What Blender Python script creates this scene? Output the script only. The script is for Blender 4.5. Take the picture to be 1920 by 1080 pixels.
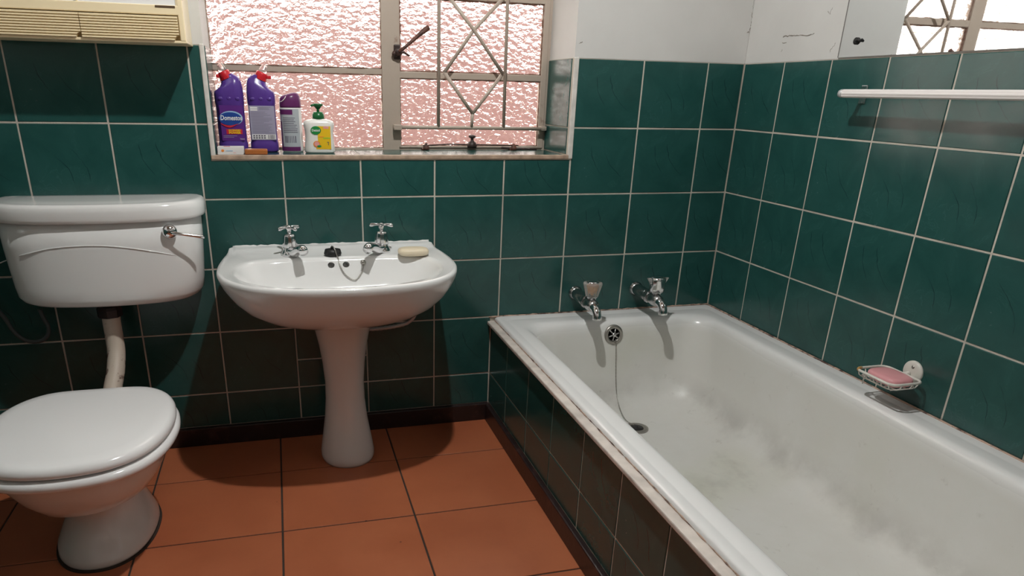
import bpy, bmesh, math, random
import numpy as np
from mathutils import Vector, Matrix
random.seed(7)
sc = bpy.context.scene
for o in list(bpy.data.objects): bpy.data.objects.remove(o)
COL = sc.collection

# ------------------------------------------------------------------ camera
CAM = np.array([0.6747, -2.2307, 1.1138]); YAW, PITCH, ROLL = 0.2585, 0.3817, 0.0219
FPX, PPX, PPY = 1308.05, 872.71, 697.70          # pixels of the 1920x1080 frame
fw = np.array([math.sin(YAW)*math.cos(PITCH), math.cos(YAW)*math.cos(PITCH), -math.sin(PITCH)])
rt = np.array([math.cos(YAW), -math.sin(YAW), 0.0]); up = np.cross(rt, fw)
RT = math.cos(ROLL)*rt+math.sin(ROLL)*up; UP = -math.sin(ROLL)*rt+math.cos(ROLL)*up
cd = bpy.data.cameras.new('camera'); cam = bpy.data.objects.new('camera', cd); COL.objects.link(cam)
cd.sensor_width = 36; cd.lens = FPX*36/1920; cd.shift_x = (960-PPX)/1920; cd.shift_y = (PPY-540)/1920
cd.clip_start = 0.02
cam.matrix_world = Matrix(((RT[0], UP[0], -fw[0], CAM[0]), (RT[1], UP[1], -fw[1], CAM[1]), (RT[2], UP[2], -fw[2], CAM[2]), (0, 0, 0, 1)))
sc.camera = cam
def PX(u, v, ax, val):
    """the point on the plane (axis ax = val) seen at pixel u, v"""
    d = RT*(u-PPX)/FPX-UP*(v-PPY)/FPX+fw
    return CAM+(val-CAM[ax])/d[ax]*d

# ------------------------------------------------------------------ world, exposure
w = bpy.data.worlds.new('sky'); sc.world = w; w.use_nodes = True
bg = w.node_tree.nodes['Background']; bg.inputs[0].default_value = (1.0, 0.95, 0.88, 1); bg.inputs[1].default_value = 4.6
vs = sc.view_settings; vs.view_transform = 'Standard'; vs.look = 'None'; vs.exposure = 0.0; vs.gamma = 1.0; vs.use_curve_mapping = False
LAMP = (1.0, -0.94, 2.2); LAMP_STRENGTH = 3950.0; LAMP_COLOUR = (1.0, 0.99, 0.97)

# ------------------------------------------------------------------ materials
MATS = {}
def new_mat(name):
    m = bpy.data.materials.new(name); m.use_nodes = True; MATS[name] = m
    return m, m.node_tree, m.node_tree.nodes['Principled BSDF']
def N(nt, t, **kw):
    n = nt.nodes.new(t)
    for k, v in kw.items():
        if k.startswith('i_'):
            key = k[2:].replace('_', ' '); n.inputs[key].default_value = v
        else: setattr(n, k, v)
    return n
def plain(name, col, rough=0.5, metal=0.0, bump=0.0, bscale=60, var=0.0, vscale=8, spec=0.5, coat=0.0, trans=0.0, ior=1.45):
    m, nt, b = new_mat(name); c = (*col, 1)
    b.inputs['Base Color'].default_value = c; b.inputs['Roughness'].default_value = rough; b.inputs['Metallic'].default_value = metal
    b.inputs['Specular IOR Level'].default_value = spec; b.inputs['Coat Weight'].default_value = coat
    b.inputs['Transmission Weight'].default_value = trans; b.inputs['IOR'].default_value = ior
    L = nt.links.new; tc = N(nt, 'ShaderNodeTexCoord')
    if var:
        n = N(nt, 'ShaderNodeTexNoise', i_Scale=vscale, i_Detail=5.0); L(tc.outputs['Object'], n.inputs['Vector'])
        r = N(nt, 'ShaderNodeValToRGB'); r.color_ramp.elements[0].position = .3; r.color_ramp.elements[1].position = .7
        r.color_ramp.elements[0].color = (*[x*(1-var) for x in col], 1); r.color_ramp.elements[1].color = (*[min(1, x*(1+var*.5)) for x in col], 1)
        L(n.outputs['Fac'], r.inputs[0]); L(r.outputs[0], b.inputs['Base Color'])
    if bump:
        n = N(nt, 'ShaderNodeTexNoise', i_Scale=bscale, i_Detail=4.0); L(tc.outputs['Object'], n.inputs['Vector'])
        bp = N(nt, 'ShaderNodeBump', i_Strength=bump, i_Distance=.01); L(n.outputs['Fac'], bp.inputs['Height']); L(bp.outputs[0], b.inputs['Normal'])
    return m
def mixcol(nt, fac, a, b):
    n = N(nt, 'ShaderNodeMix', data_type='RGBA'); L = nt.links.new
    for s, v in ((0, fac), (6, a), (7, b)):
        if hasattr(v, 'links') or hasattr(v, 'is_linked'): L(v, n.inputs[s])
        else: n.inputs[s].default_value = v if s == 0 else (*v, 1)
    return n.outputs[2]
def ramp(nt, src, p0, p1, c0=0.0, c1=1.0):
    n = N(nt, 'ShaderNodeMapRange', clamp=True); nt.links.new(src, n.inputs[0])
    n.inputs[1].default_value = p0; n.inputs[2].default_value = p1; n.inputs[3].default_value = c0; n.inputs[4].default_value = c1
    return n.outputs[0]
def math_(nt, op, a, b=None):
    n = N(nt, 'ShaderNodeMath', operation=op)
    for i, v in enumerate((a, b)):
        if v is None: continue
        if isinstance(v, (int, float)): n.inputs[i].default_value = v
        else: nt.links.new(v, n.inputs[i])
    return n.outputs[0]

def tile_material():
    m, nt, b = new_mat('green_marble_glaze'); L = nt.links.new
    tc = N(nt, 'ShaderNodeTexCoord'); oi = N(nt, 'ShaderNodeObjectInfo')
    # every tile carries the same print; some are laid turned
    k = math_(nt, 'FLOOR', math_(nt, 'MULTIPLY', oi.outputs['Random'], 3.0))
    off = N(nt, 'ShaderNodeCombineXYZ'); L(math_(nt, 'MULTIPLY', k, 3.7), off.inputs[0])
    ad = N(nt, 'ShaderNodeVectorMath', operation='ADD'); L(tc.outputs['Object'], ad.inputs[0]); L(off.outputs[0], ad.inputs[1])
    n1 = N(nt, 'ShaderNodeTexNoise', i_Scale=9.0, i_Detail=6.0, i_Roughness=.6, i_Distortion=.6); L(ad.outputs[0], n1.inputs['Vector'])
    n2 = N(nt, 'ShaderNodeTexNoise', i_Scale=26.0, i_Detail=3.0); L(ad.outputs[0], n2.inputs['Vector'])
    n3 = N(nt, 'ShaderNodeTexNoise', i_Scale=11.0, i_Detail=1.0); L(ad.outputs[0], n3.inputs['Vector'])
    base = mixcol(nt, ramp(nt, n1.outputs['Fac'], .25, .75), (.0125, .060, .053), (.0205, .085, .076))
    # two thin dark curls of the print
    sg = math_(nt, 'SUBTRACT', math_(nt, 'MULTIPLY', math_(nt, 'GREATER_THAN', oi.outputs['Random'], .42), 2.0), 1.0)
    spx = N(nt, 'ShaderNodeSeparateXYZ'); L(tc.outputs['Object'], spx.inputs[0])
    X = math_(nt, 'MULTIPLY', spx.outputs[0], sg); Z = math_(nt, 'MULTIPLY', spx.outputs[2], sg)
    wig = math_(nt, 'MULTIPLY', math_(nt, 'SUBTRACT', n2.outputs['Fac'], .5), .016)
    vein = None
    for x0, zc, kk, zlo, zhi in ((-.045, .050, 5.0, -.040, .052), (.000, .055, 6.5, -.052, .058)):
        q_ = math_(nt, 'SUBTRACT', Z, zc); cur = math_(nt, 'ADD', math_(nt, 'MULTIPLY', math_(nt, 'MULTIPLY', q_, q_), kk), x0)
        dd = math_(nt, 'ABSOLUTE', math_(nt, 'ADD', math_(nt, 'SUBTRACT', X, cur), wig))
        mk = math_(nt, 'MULTIPLY', ramp(nt, dd, .0004, .0017, 1.0, 0.0), math_(nt, 'MULTIPLY', ramp(nt, Z, zlo, zlo+.012), ramp(nt, Z, zhi-.012, zhi, 1.0, 0.0)))
        mk = math_(nt, 'MULTIPLY', mk, ramp(nt, n3.outputs['Fac'], .36, .56, .1, 1.0))
        vein = mk if vein is None else math_(nt, 'MAXIMUM', vein, mk)
    lite = math_(nt, 'MULTIPLY', ramp(nt, math_(nt, 'ABSOLUTE', math_(nt, 'SUBTRACT', n1.outputs['Fac'], .55)), .002, .010, .3, 0.0), ramp(nt, n3.outputs['Fac'], .46, .62))
    c = mixcol(nt, lite, base, (.038, .12, .108)); c = mixcol(nt, math_(nt, 'MULTIPLY', vein, .72), c, (.003, .018, .016))
    L(c, b.inputs['Base Color']); b.inputs['Roughness'].default_value = .2; b.inputs['Specular IOR Level'].default_value = .48
    L(ramp(nt, n1.outputs['Fac'], .3, .7, .15, .28), b.inputs['Roughness'])
    bp = N(nt, 'ShaderNodeBump', i_Strength=.05, i_Distance=.004); L(n1.outputs['Fac'], bp.inputs['Height']); L(bp.outputs[0], b.inputs['Normal'])
    return m
def floor_tile_material():
    m, nt, b = new_mat('terracotta_glaze'); L = nt.links.new
    tc = N(nt, 'ShaderNodeTexCoord'); oi = N(nt, 'ShaderNodeObjectInfo')
    ad = N(nt, 'ShaderNodeVectorMath', operation='ADD'); L(tc.outputs['Object'], ad.inputs[0]); L(oi.outputs['Location'], ad.inputs[1])
    n1 = N(nt, 'ShaderNodeTexNoise', i_Scale=4.0, i_Detail=7.0, i_Roughness=.65); L(ad.outputs[0], n1.inputs['Vector'])
    n2 = N(nt, 'ShaderNodeTexVoronoi', i_Scale=7.5); L(ad.outputs[0], n2.inputs['Vector'])
    c = mixcol(nt, ramp(nt, n1.outputs['Fac'], .3, .7), (.37, .102, .043), (.47, .142, .060))
    c = mixcol(nt, ramp(nt, n2.outputs['Distance'], .018, .03, .75, 0.0), c, (.05, .014, .008))
    L(c, b.inputs['Base Color']); L(ramp(nt, n1.outputs['Fac'], .3, .7, .34, .5), b.inputs['Roughness'])
    bp = N(nt, 'ShaderNodeBump', i_Strength=.1, i_Distance=.004); L(n1.outputs['Fac'], bp.inputs['Height']); L(bp.outputs[0], b.inputs['Normal'])
    return m
def worn_paint(name, col, worn, lo, hi, scale, rough=.5):
    m, nt, b = new_mat(name); L = nt.links.new; tc = N(nt, 'ShaderNodeTexCoord')
    n1 = N(nt, 'ShaderNodeTexNoise', i_Scale=scale, i_Detail=8.0, i_Roughness=.65); L(tc.outputs['Object'], n1.inputs['Vector'])
    n2 = N(nt, 'ShaderNodeTexNoise', i_Scale=scale*.25, i_Detail=3.0); L(tc.outputs['Object'], n2.inputs['Vector'])
    f = ramp(nt, math_(nt, 'ADD', math_(nt, 'MULTIPLY', n1.outputs['Fac'], .6), math_(nt, 'MULTIPLY', n2.outputs['Fac'], .4)), lo, hi)
    L(mixcol(nt, f, col, worn), b.inputs['Base Color']); b.inputs['Roughness'].default_value = rough
    bp = N(nt, 'ShaderNodeBump', i_Strength=.3, i_Distance=.003); L(n1.outputs['Fac'], bp.inputs['Height']); L(bp.outputs[0], b.inputs['Normal'])
    return m
def plaster_material():
    m, nt, b = new_mat('white_plaster'); L = nt.links.new; tc = N(nt, 'ShaderNodeTexCoord')
    n1 = N(nt, 'ShaderNodeTexNoise', i_Scale=3.0, i_Detail=6.0); L(tc.outputs['Object'], n1.inputs['Vector'])
    n2 = N(nt, 'ShaderNodeTexNoise', i_Scale=14.0, i_Detail=5.0); L(tc.outputs['Object'], n2.inputs['Vector'])
    L(mixcol(nt, ramp(nt, n1.outputs['Fac'], .35, .7), (.56, .55, .53), (.63, .62, .60)), b.inputs['Base Color'])
    b.inputs['Roughness'].default_value = .55
    bp = N(nt, 'ShaderNodeBump', i_Strength=.25, i_Distance=.006); L(n2.outputs['Fac'], bp.inputs['Height']); L(bp.outputs[0], b.inputs['Normal'])
    return m
def glass_material():
    m, nt, b = new_mat('hammered_glass'); L = nt.links.new; tc = N(nt, 'ShaderNodeTexCoord')
    mp = N(nt, 'ShaderNodeMapping'); L(tc.outputs['Object'], mp.inputs[0]); mp.inputs['Scale'].default_value = (.8, 1, 1.25)
    n1 = N(nt, 'ShaderNodeTexNoise', i_Scale=74.0, i_Detail=1.0, i_Distortion=.9); L(mp.outputs[0], n1.inputs['Vector'])
    v = N(nt, 'ShaderNodeTexVoronoi', i_Scale=62.0, feature='SMOOTH_F1'); v.inputs['Smoothness'].default_value = .6
    wv = N(nt, 'ShaderNodeVectorMath', operation='MULTIPLY_ADD'); L(n1.outputs['Color'], wv.inputs[0]); wv.inputs[1].default_value = (.012, .012, .012); L(mp.outputs[0], wv.inputs[2])
    L(wv.outputs[0], v.inputs['Vector'])
    h = math_(nt, 'ADD', math_(nt, 'MULTIPLY', v.outputs['Distance'], .8), math_(nt, 'MULTIPLY', n1.outputs['Fac'], .6))
    bp = N(nt, 'ShaderNodeBump', i_Strength=1.0, i_Distance=.0085); L(h, bp.inputs['Height']); L(bp.outputs[0], b.inputs['Normal'])
    b.inputs['Base Color'].default_value = (1, .95, .945, 1); b.inputs['Roughness'].default_value = .22
    b.inputs['Transmission Weight'].default_value = 1; b.inputs['IOR'].default_value = 1.48
    return m
def bath_material():
    m, nt, b = new_mat('bath_enamel'); L = nt.links.new; tc = N(nt, 'ShaderNodeTexCoord'); sp = N(nt, 'ShaderNodeSeparateXYZ'); L(tc.outputs['Object'], sp.inputs[0])
    n1 = N(nt, 'ShaderNodeTexNoise', i_Scale=4.0, i_Detail=7.0, i_Roughness=.6); L(tc.outputs['Object'], n1.inputs['Vector'])
    n2 = N(nt, 'ShaderNodeTexNoise', i_Scale=22.0, i_Detail=6.0, i_Roughness=.7); L(tc.outputs['Object'], n2.inputs['Vector'])
    n3 = N(nt, 'ShaderNodeTexNoise', i_Scale=2.2, i_Detail=2.0); L(tc.outputs['Object'], n3.inputs['Vector'])
    # worn, dulled enamel inside the tub (below the roll of the rim), clean glossy rim
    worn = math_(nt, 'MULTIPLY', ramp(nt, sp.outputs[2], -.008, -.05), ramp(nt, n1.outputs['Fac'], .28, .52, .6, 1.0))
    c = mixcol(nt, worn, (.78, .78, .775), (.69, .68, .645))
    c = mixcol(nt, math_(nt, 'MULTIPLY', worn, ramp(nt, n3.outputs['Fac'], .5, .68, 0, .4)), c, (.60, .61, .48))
    # soap scum line and grey scuffs where the water stood
    zw = math_(nt, 'ADD', sp.outputs[2], math_(nt, 'MULTIPLY', math_(nt, 'SUBTRACT', n1.outputs['Fac'], .5), .16))
    band = math_(nt, 'MULTIPLY', ramp(nt, zw, -.30, -.265), ramp(nt, zw, -.245, -.19, 1, 0))
    c = mixcol(nt, math_(nt, 'MULTIPLY', band, ramp(nt, n1.outputs['Fac'], .40, .66, 0, .55)), c, (.33, .31, .295))
    sp2 = math_(nt, 'MULTIPLY', worn, ramp(nt, n2.outputs['Fac'], .62, .74, 0, .4))
    c = mixcol(nt, sp2, c, (.34, .31, .27))
    L(c, b.inputs['Base Color']); L(ramp(nt, worn, 0, 1, .16, .42), b.inputs['Roughness'])
    return m
def brick_material():
    m, nt, b = new_mat('outside_brick'); L = nt.links.new; tc = N(nt, 'ShaderNodeTexCoord')
    mp = N(nt, 'ShaderNodeMapping'); mp.inputs['Rotation'].default_value = (math.pi/2, 0, 0); L(tc.outputs['Object'], mp.inputs[0])
    k = N(nt, 'ShaderNodeTexBrick', i_Scale=4.5); L(mp.outputs[0], k.inputs['Vector'])
    k.inputs['Color1'].default_value = (.172, .088, .082, 1); k.inputs['Color2'].default_value = (.215, .128, .123, 1); k.inputs['Mortar'].default_value = (.25, .182, .178, 1)
    L(k.outputs[0], b.inputs['Base Color']); b.inputs['Roughness'].default_value = .9
    return m
def cabinet_rust(name, col): return worn_paint(name, col, (.22, .09, .04), .56, .66, 40, .45)
tile_material(); floor_tile_material(); plaster_material(); glass_material(); bath_material(); brick_material()
plain('clear_glass', (1, .95, .94), .0, trans=1, ior=1.48)
plain('blocker_dark', (.10, .16, .14), .35)
plain('grout', (.56, .51, .44), .85, bump=.3, bscale=300, var=.25, vscale=9)
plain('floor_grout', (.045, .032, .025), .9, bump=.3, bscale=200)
plain('ceiling_darkened', (.16, .11, .075), .6, bump=.1)  # unseen ceiling, kept dark to weaken bounced light
worn_paint('skirting_paint', (.018, .010, .010), (.075, .035, .03), .52, .72, 30, .35)
plain('trim_white', (.66, .63, .59), .4, var=.18, vscale=30)
plain('trim_beige', (.42, .30, .22), .5, var=.35, vscale=40)
plain('bath_trim', (.64, .58, .53), .5, var=.22, vscale=25)
worn_paint('sealant_old', (.52, .36, .28), (.09, .05, .04), .47, .58, 45, .7)
worn_paint('window_paint', (.42, .345, .285), (.17, .075, .045), .60, .70, 26, .5)
worn_paint('window_rust', (.16, .075, .05), (.36, .29, .24), .5, .64, 70, .7)
worn_paint('bar_paint', (.42, .345, .285), (.12, .05, .035), .63, .70, 24, .45)
worn_paint('rusty_iron', (.15, .055, .035), (.05, .02, .015), .42, .6, 60, .6)
worn_paint('dark_iron', (.03, .015, .012), (.10, .04, .03), .5, .68, 80, .5)
plain('ceramic', (.78, .78, .77), .12, coat=.3)
plain('seat_plastic', (.90, .90, .90), .16, coat=.2)
plain('chrome', (.78, .78, .79), .12, metal=1)
plain('chrome_worn', (.55, .55, .55), .24, metal=1, bump=.08, bscale=120)
plain('steel_dull', (.42, .40, .37), .36, metal=1)
plain('black_rubber', (.012, .012, .012), .5)
plain('soap_cream', (.74, .64, .47), .4)
plain('soap_pink', (.72, .33, .35), .38, var=.06)
plain('soap_brown', (.36, .115, .03), .3, var=.15, vscale=20)
plain('wire_white', (.72, .70, .64), .35, var=.1, vscale=40)
worn_paint('wire_rust', (.42, .22, .05), (.62, .5, .3), .5, .6, 90, .6)
worn_paint('pipe_plastic', (.56, .47, .39), (.13, .065, .045), .56, .62, 38, .5)
plain('hose_grey', (.50, .50, .50), .35, metal=.3)
plain('hose_dark', (.07, .08, .08), .5)
plain('cabinet_cream', (.90, .76, .50), .24)
plain('door_white', (.88, .88, .86), .2)
plain('cabinet_dark', (.10, .06, .03), .6)
plain('mirror_glass', (.86, .88, .88), .015, metal=1)
plain('mirror_edge', (.16, .15, .14), .5)
plain('rail_white', (.74, .70, .68), .35)
plain('acrylic', (.9, .88, .84), .08, trans=.75, ior=1.49)
plain('orange_core', (.75, .28, .02), .3)
plain('purple_plastic', (.085, .035, .24), .28)
plain('purple_label', (.10, .022, .20), .35)
plain('plum_plastic', (.115, .02, .105), .3)
plain('red_plastic', (.55, .015, .025), .35)
plain('clear_plastic', (.92, .88, .88), .1, trans=.85, ior=1.3)
plain('label_grey', (.33, .31, .42), .4)
plain('label_white', (.74, .73, .72), .45)
plain('label_silver', (.42, .45, .48), .35)
plain('label_blue', (.015, .06, .28), .35)
plain('label_lightblue', (.32, .50, .68), .35)
plain('label_red', (.50, .02, .04), .4)
plain('label_yellow', (.80, .50, .015), .4)
plain('label_green', (.015, .22, .05), .4)
plain('label_lime', (.35, .55, .04), .4)
plain('label_orange', (.80, .27, .05), .4)
plain('label_pink', (.75, .32, .30), .4)
plain('print_dark', (.10, .09, .13), .5)
plain('print_grey', (.22, .21, .27), .5)
plain('print_white', (.78, .78, .78), .45)
plain('green_plastic', (.01, .115, .035), .3)
plain('soap_bottle', (.80, .79, .75), .25)
plain('crack', (.23, .20, .17), .9)
plain('door_paint', (.10, .055, .03), .5)
plain('outside_ground', (.40, .30, .24), .9)
m, nt, b = new_mat('bulb_glow'); b.inputs['Emission Color'].default_value = (*LAMP_COLOUR, 1); b.inputs['Emission Strength'].default_value = LAMP_STRENGTH; b.inputs['Base Color'].default_value = (1, 1, 1, 1)

# ------------------------------------------------------------------ mesh helpers
class MB:
    def __init__(s): s.v = []; s.f = []; s.sm = []
    def add(s, vs, fs, smooth=True):
        o = len(s.v); s.v += [tuple(map(float, p)) for p in vs]; s.f += [tuple(i+o for i in f) for f in fs]; s.sm += [smooth]*len(fs); return s
    def box(s, x0, x1, y0, y1, z0, z1):
        return s.add([(x0, y0, z0), (x1, y0, z0), (x1, y1, z0), (x0, y1, z0), (x0, y0, z1), (x1, y0, z1), (x1, y1, z1), (x0, y1, z1)],
                     [(0, 3, 2, 1), (4, 5, 6, 7), (0, 1, 5, 4), (1, 2, 6, 5), (2, 3, 7, 6), (3, 0, 4, 7)], False)
    def bbox(s, x0, x1, y0, y1, z0, z1, bv=.003, seg=2):
        bm = bmesh.new(); bmesh.ops.create_cube(bm, size=1)
        for v in bm.verts: v.co = Vector(((x0+x1)/2+v.co.x*(x1-x0), (y0+y1)/2+v.co.y*(y1-y0), (z0+z1)/2+v.co.z*(z1-z0)))
        bmesh.ops.bevel(bm, geom=bm.edges[:], offset=bv, segments=seg, affect='EDGES', profile=.5)
        bm.verts.index_update(); s.add([v.co[:] for v in bm.verts], [[v.index for v in f.verts] for f in bm.faces], False); bm.free(); return s
    def loft(s, rings, cap0=True, cap1=True, smooth=True, flip=False):
        n = len(rings[0]); vs = [p for r in rings for p in r]; fs = []
        for i in range(len(rings)-1):
            for j in range(n):
                a, b_, c, d = i*n+j, i*n+(j+1) % n, (i+1)*n+(j+1) % n, (i+1)*n+j
                fs.append((a, b_, c, d) if not flip else (d, c, b_, a))
        if cap0: fs.append(tuple(range(n))[::-1] if not flip else tuple(range(n)))
        if cap1:
            t = tuple(range((len(rings)-1)*n, len(rings)*n)); fs.append(t if not flip else t[::-1])
        return s.add(vs, fs, smooth)
    def tube(s, path, r, n=10, closed=False):
        P = [Vector(map(float, q)) for q in path]; m = len(P); rs = r if isinstance(r, (list, tuple)) else [r]*m
        T = []
        for i in range(m):
            a = P[(i-1) % m] if (closed or i > 0) else P[i]; b_ = P[(i+1) % m] if (closed or i < m-1) else P[i]
            T.append((b_-a).normalized())
        u = T[0].orthogonal().normalized(); rings = []
        for i in range(m):
            u = (u-T[i]*u.dot(T[i])).normalized(); w_ = T[i].cross(u)
            rings.append([P[i]+(u*math.cos(2*math.pi*k/n)+w_*math.sin(2*math.pi*k/n))*rs[i] for k in range(n)])
        if closed:
            vs = [p for q in rings for p in q]; fs = []
            for i in range(m):
                for j in range(n): fs.append((i*n+j, i*n+(j+1) % n, ((i+1) % m)*n+(j+1) % n, ((i+1) % m)*n+j))
            return s.add(vs, fs)
        return s.loft(rings)
    def lathe(s, prof, base, axis=(0, 0, 1), n=24, sx=1.0, flute=0, fd=0.0, smooth=True):
        """prof: (radius, height) pairs along axis; flute: lobes with depth fd"""
        a = Vector(axis).normalized(); u = Vector((1, 0, 0)) if abs(a.x) < .9 else Vector((0, 1, 0)); u = (u-a*u.dot(a)).normalized(); w_ = a.cross(u); B = Vector(base); rings = []
        for r, h in prof:
            ring = []
            for k in range(n):
                t = 2*math.pi*k/n; rr_ = r*(1+fd*math.cos(flute*t)) if flute else r
                ring.append(B+a*h+u*math.cos(t)*rr_*sx+w_*math.sin(t)*rr_)
            rings.append(ring)
        return s.loft(rings, smooth=smooth)
    def ball(s, c, rx, ry, rz, n=20, m=12, e=1.0):
        rings = []
        for i in range(1, m):
            ph = math.pi*i/m-math.pi/2
            cz = math.sin(ph); cr = math.cos(ph)
            sg = lambda t, q: math.copysign(abs(t)**q, t)
            rings.append([(c[0]+rx*sg(cr, e)*sg(math.cos(2*math.pi*k/n), e), c[1]+ry*sg(cr, e)*sg(math.sin(2*math.pi*k/n), e), c[2]+rz*sg(cz, e)) for k in range(n)])
        return s.loft(rings)
def rr(x0, x1, y0, y1, r, z, n=8):
    pts = []
    for cx, cy, a0 in ((x1-r, y1-r, 0), (x0+r, y1-r, 90), (x0+r, y0+r, 180), (x1-r, y0+r, 270)):
        for k in range(n):
            a = math.radians(a0+90*k/(n-1)); pts.append((cx+r*math.cos(a), cy+r*math.sin(a), z))
    return pts
def ell(cx, cy, hx, hy, z, n=40, e=2.0):
    out = []
    for k in range(n):
        t = 2*math.pi*k/n; c, s_ = math.cos(t), math.sin(t)
        out.append((cx+hx*math.copysign(abs(c)**(2/e), c), cy+hy*math.copysign(abs(s_)**(2/e), s_), z))
    return out
def spline(pts, n, closed=False):
    """points along a Catmull-Rom curve, evenly spaced"""
    P = [np.array(p, float) for p in pts]; m = len(P); dense = []
    for i in range(m if closed else m-1):
        g = (lambda j: P[j % m]) if closed else (lambda j: P[min(max(j, 0), m-1)])
        p0, p1, p2, p3 = g(i-1), g(i), g(i+1), g(i+2)
        for k in range(16):
            t = k/16; dense.append(.5*((2*p1)+(-p0+p2)*t+(2*p0-5*p1+4*p2-p3)*t*t+(-p0+3*p1-3*p2+p3)*t**3))
    dense.append(P[0] if closed else P[-1]); D = np.array(dense); L = np.r_[0, np.cumsum(np.linalg.norm(np.diff(D, axis=0), axis=1))]
    q = np.linspace(0, L[-1], n, endpoint=not closed)
    return np.stack([np.interp(q, L, D[:, i]) for i in range(D.shape[1])], 1)
def halfshape(cx, half, n):
    """closed plan outline from the points of its right half (dx, y), starting at the back middle; counter-clockwise seen from above"""
    left = [(-dx, y) for dx, y in half[1:-1]]           # from back to front on the left side
    pts = [(dx, y) for dx, y in half[::-1]]             # front middle -> right -> back middle
    full = pts+left
    c = spline(full, n, True); c[:, 0] += cx; return c
def ring_at(out, z, sx=1.0, sy=1.0, c=None, dy=0.0):
    c = c if c is not None else out.mean(0)
    return [(c[0]+(p[0]-c[0])*sx, c[1]+(p[1]-c[1])*sy+dy, z) for p in out]

ORG = {}
def link(name, mb, mat, parent=None, org=None, loc=None, sharp=None):
    o0 = np.array(ORG[parent.name] if parent is not None else (org if org is not None else (0, 0, 0)), float)
    me = bpy.data.meshes.new(name); me.from_pydata([tuple(np.array(v)-o0) for v in mb.v], [], mb.f); me.validate()
    if len(me.polygons) == len(mb.sm): me.polygons.foreach_set('use_smooth', mb.sm)
    bm = bmesh.new(); bm.from_mesh(me); bmesh.ops.recalc_face_normals(bm, faces=bm.faces[:]); bm.to_mesh(me); bm.free()
    if sharp:
        try: me.set_sharp_from_angle(angle=math.radians(sharp))
        except Exception: pass
    o = bpy.data.objects.new(name, me); COL.objects.link(o); me.materials.append(MATS[mat])
    if parent is not None: o.parent = parent
    else: o.location = o0
    ORG[o.name] = o0
    return o
def thing(name, label, cat, loc, group=None):
    o = bpy.data.objects.new(name, None); COL.objects.link(o); o.empty_display_size = .05
    o.location = loc; o['label'] = label; o['category'] = cat; ORG[o.name] = np.array(loc, float)
    if group: o['group'] = group
    return o
def tag(o, label, cat, group=None):
    o['label'] = label; o['category'] = cat
    if group: o['group'] = group
    return o
def struct(o, label=None, cat=None):
    o['kind'] = 'structure'
    if label: o['label'] = label
    if cat: o['category'] = cat
    return o
def cut(o, cutters):
    for mb in cutters:
        t = link('cutter', mb, 'ceramic'); md = o.modifiers.new('cut', 'BOOLEAN'); md.operation = 'DIFFERENCE'; md.solver = 'EXACT'; md.object = t
        me = bpy.data.meshes.new_from_object(o.evaluated_get(bpy.context.evaluated_depsgraph_get())); o.modifiers.clear(); old = o.data; nm = old.name
        me.set_sharp_from_angle(angle=math.radians(55)); o.data = me; bpy.data.meshes.remove(old); me.name = nm; bpy.data.objects.remove(t)
TILE_MESH = {}
def tile_mesh(wd, ht, th, bv, mat):
    k = (round(wd, 4), round(ht, 4), th, mat)
    if k not in TILE_MESH:
        a, h, b_ = wd/2, ht/2, bv
        v = [(-a, th, -h), (a, th, -h), (a, th, h), (-a, th, h), (-a, b_, -h), (a, b_, -h), (a, b_, h), (-a, b_, h), (-a+b_, 0, -h+b_), (a-b_, 0, -h+b_), (a-b_, 0, h-b_), (-a+b_, 0, h-b_)]
        f = [(8, 9, 10, 11)]+[(4+i, 4+(i+1) % 4, 8+(i+1) % 4, 8+i) for i in range(4)]+[(i, (i+1) % 4, 4+(i+1) % 4, 4+i) for i in range(4)]
        me = bpy.data.meshes.new('tile'); me.from_pydata(v, [], f); me.materials.append(MATS[mat]); TILE_MESH[k] = me
    return TILE_MESH[k]
def put_tile(parent, centre, wd, ht, face, mat='green_marble_glaze', th=.007, bv=.0016, name='tile'):
    """face: unit direction the glazed side looks at: '-y', '-x', '+x', '+z', '+y'"""
    o = bpy.data.objects.new(name, tile_mesh(wd, ht, th, bv, mat)); COL.objects.link(o); o.parent = parent
    o.location = Vector(centre)-Vector(ORG[parent.name])
    R = math.radians
    j = lambda: R(random.uniform(-.22, .22))
    o.rotation_euler = {'-y': (j(), 0, j()), '-x': (j(), 0, R(-90)+j()), '+x': (j(), 0, R(90)+j()), '+y': (j(), 0, R(180)+j()), '+z': (R(-90)+j(), j(), 0)}[face]
    return o
G = .0046   # joint width
def cell(parent, a0, a1, z0, z1, face, plane, g=G, **kw):
    """a tile filling the cell a0..a1 (along the wall) x z0..z1"""
    wd, ht = abs(a1-a0)-g, z1-z0-g
    if wd < .008 or ht < .008: return
    c = ((a0+a1)/2, plane, (z0+z1)/2) if face in ('-y', '+y') else (plane, (a0+a1)/2, (z0+z1)/2)
    return put_tile(parent, c, wd, ht, face, **kw)
def text_on(s, size, mat, parent, pos, rot=(90, 0, 0), squash=1.0, bold=0.0, shear=0.0, name='lettering'):
    cu = bpy.data.curves.new('lettering', 'FONT'); cu.body = s; cu.size = size; cu.align_x = 'CENTER'; cu.align_y = 'CENTER'; cu.offset = bold; cu.shear = shear; cu.resolution_u = 3
    t = bpy.data.objects.new('tmp_text', cu); COL.objects.link(t)
    dg = bpy.context.evaluated_depsgraph_get(); me = bpy.data.meshes.new_from_object(t.evaluated_get(dg)); bpy.data.objects.remove(t)
    me.name = 'lettering'; me.materials.clear(); me.materials.append(MATS[mat])
    o = bpy.data.objects.new(name, me); COL.objects.link(o); o.parent = parent
    o.location = Vector(pos)-Vector(ORG[parent.name]); o.rotation_euler = [math.radians(a) for a in rot]; o.scale = (squash, 1, 1); return o
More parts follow.
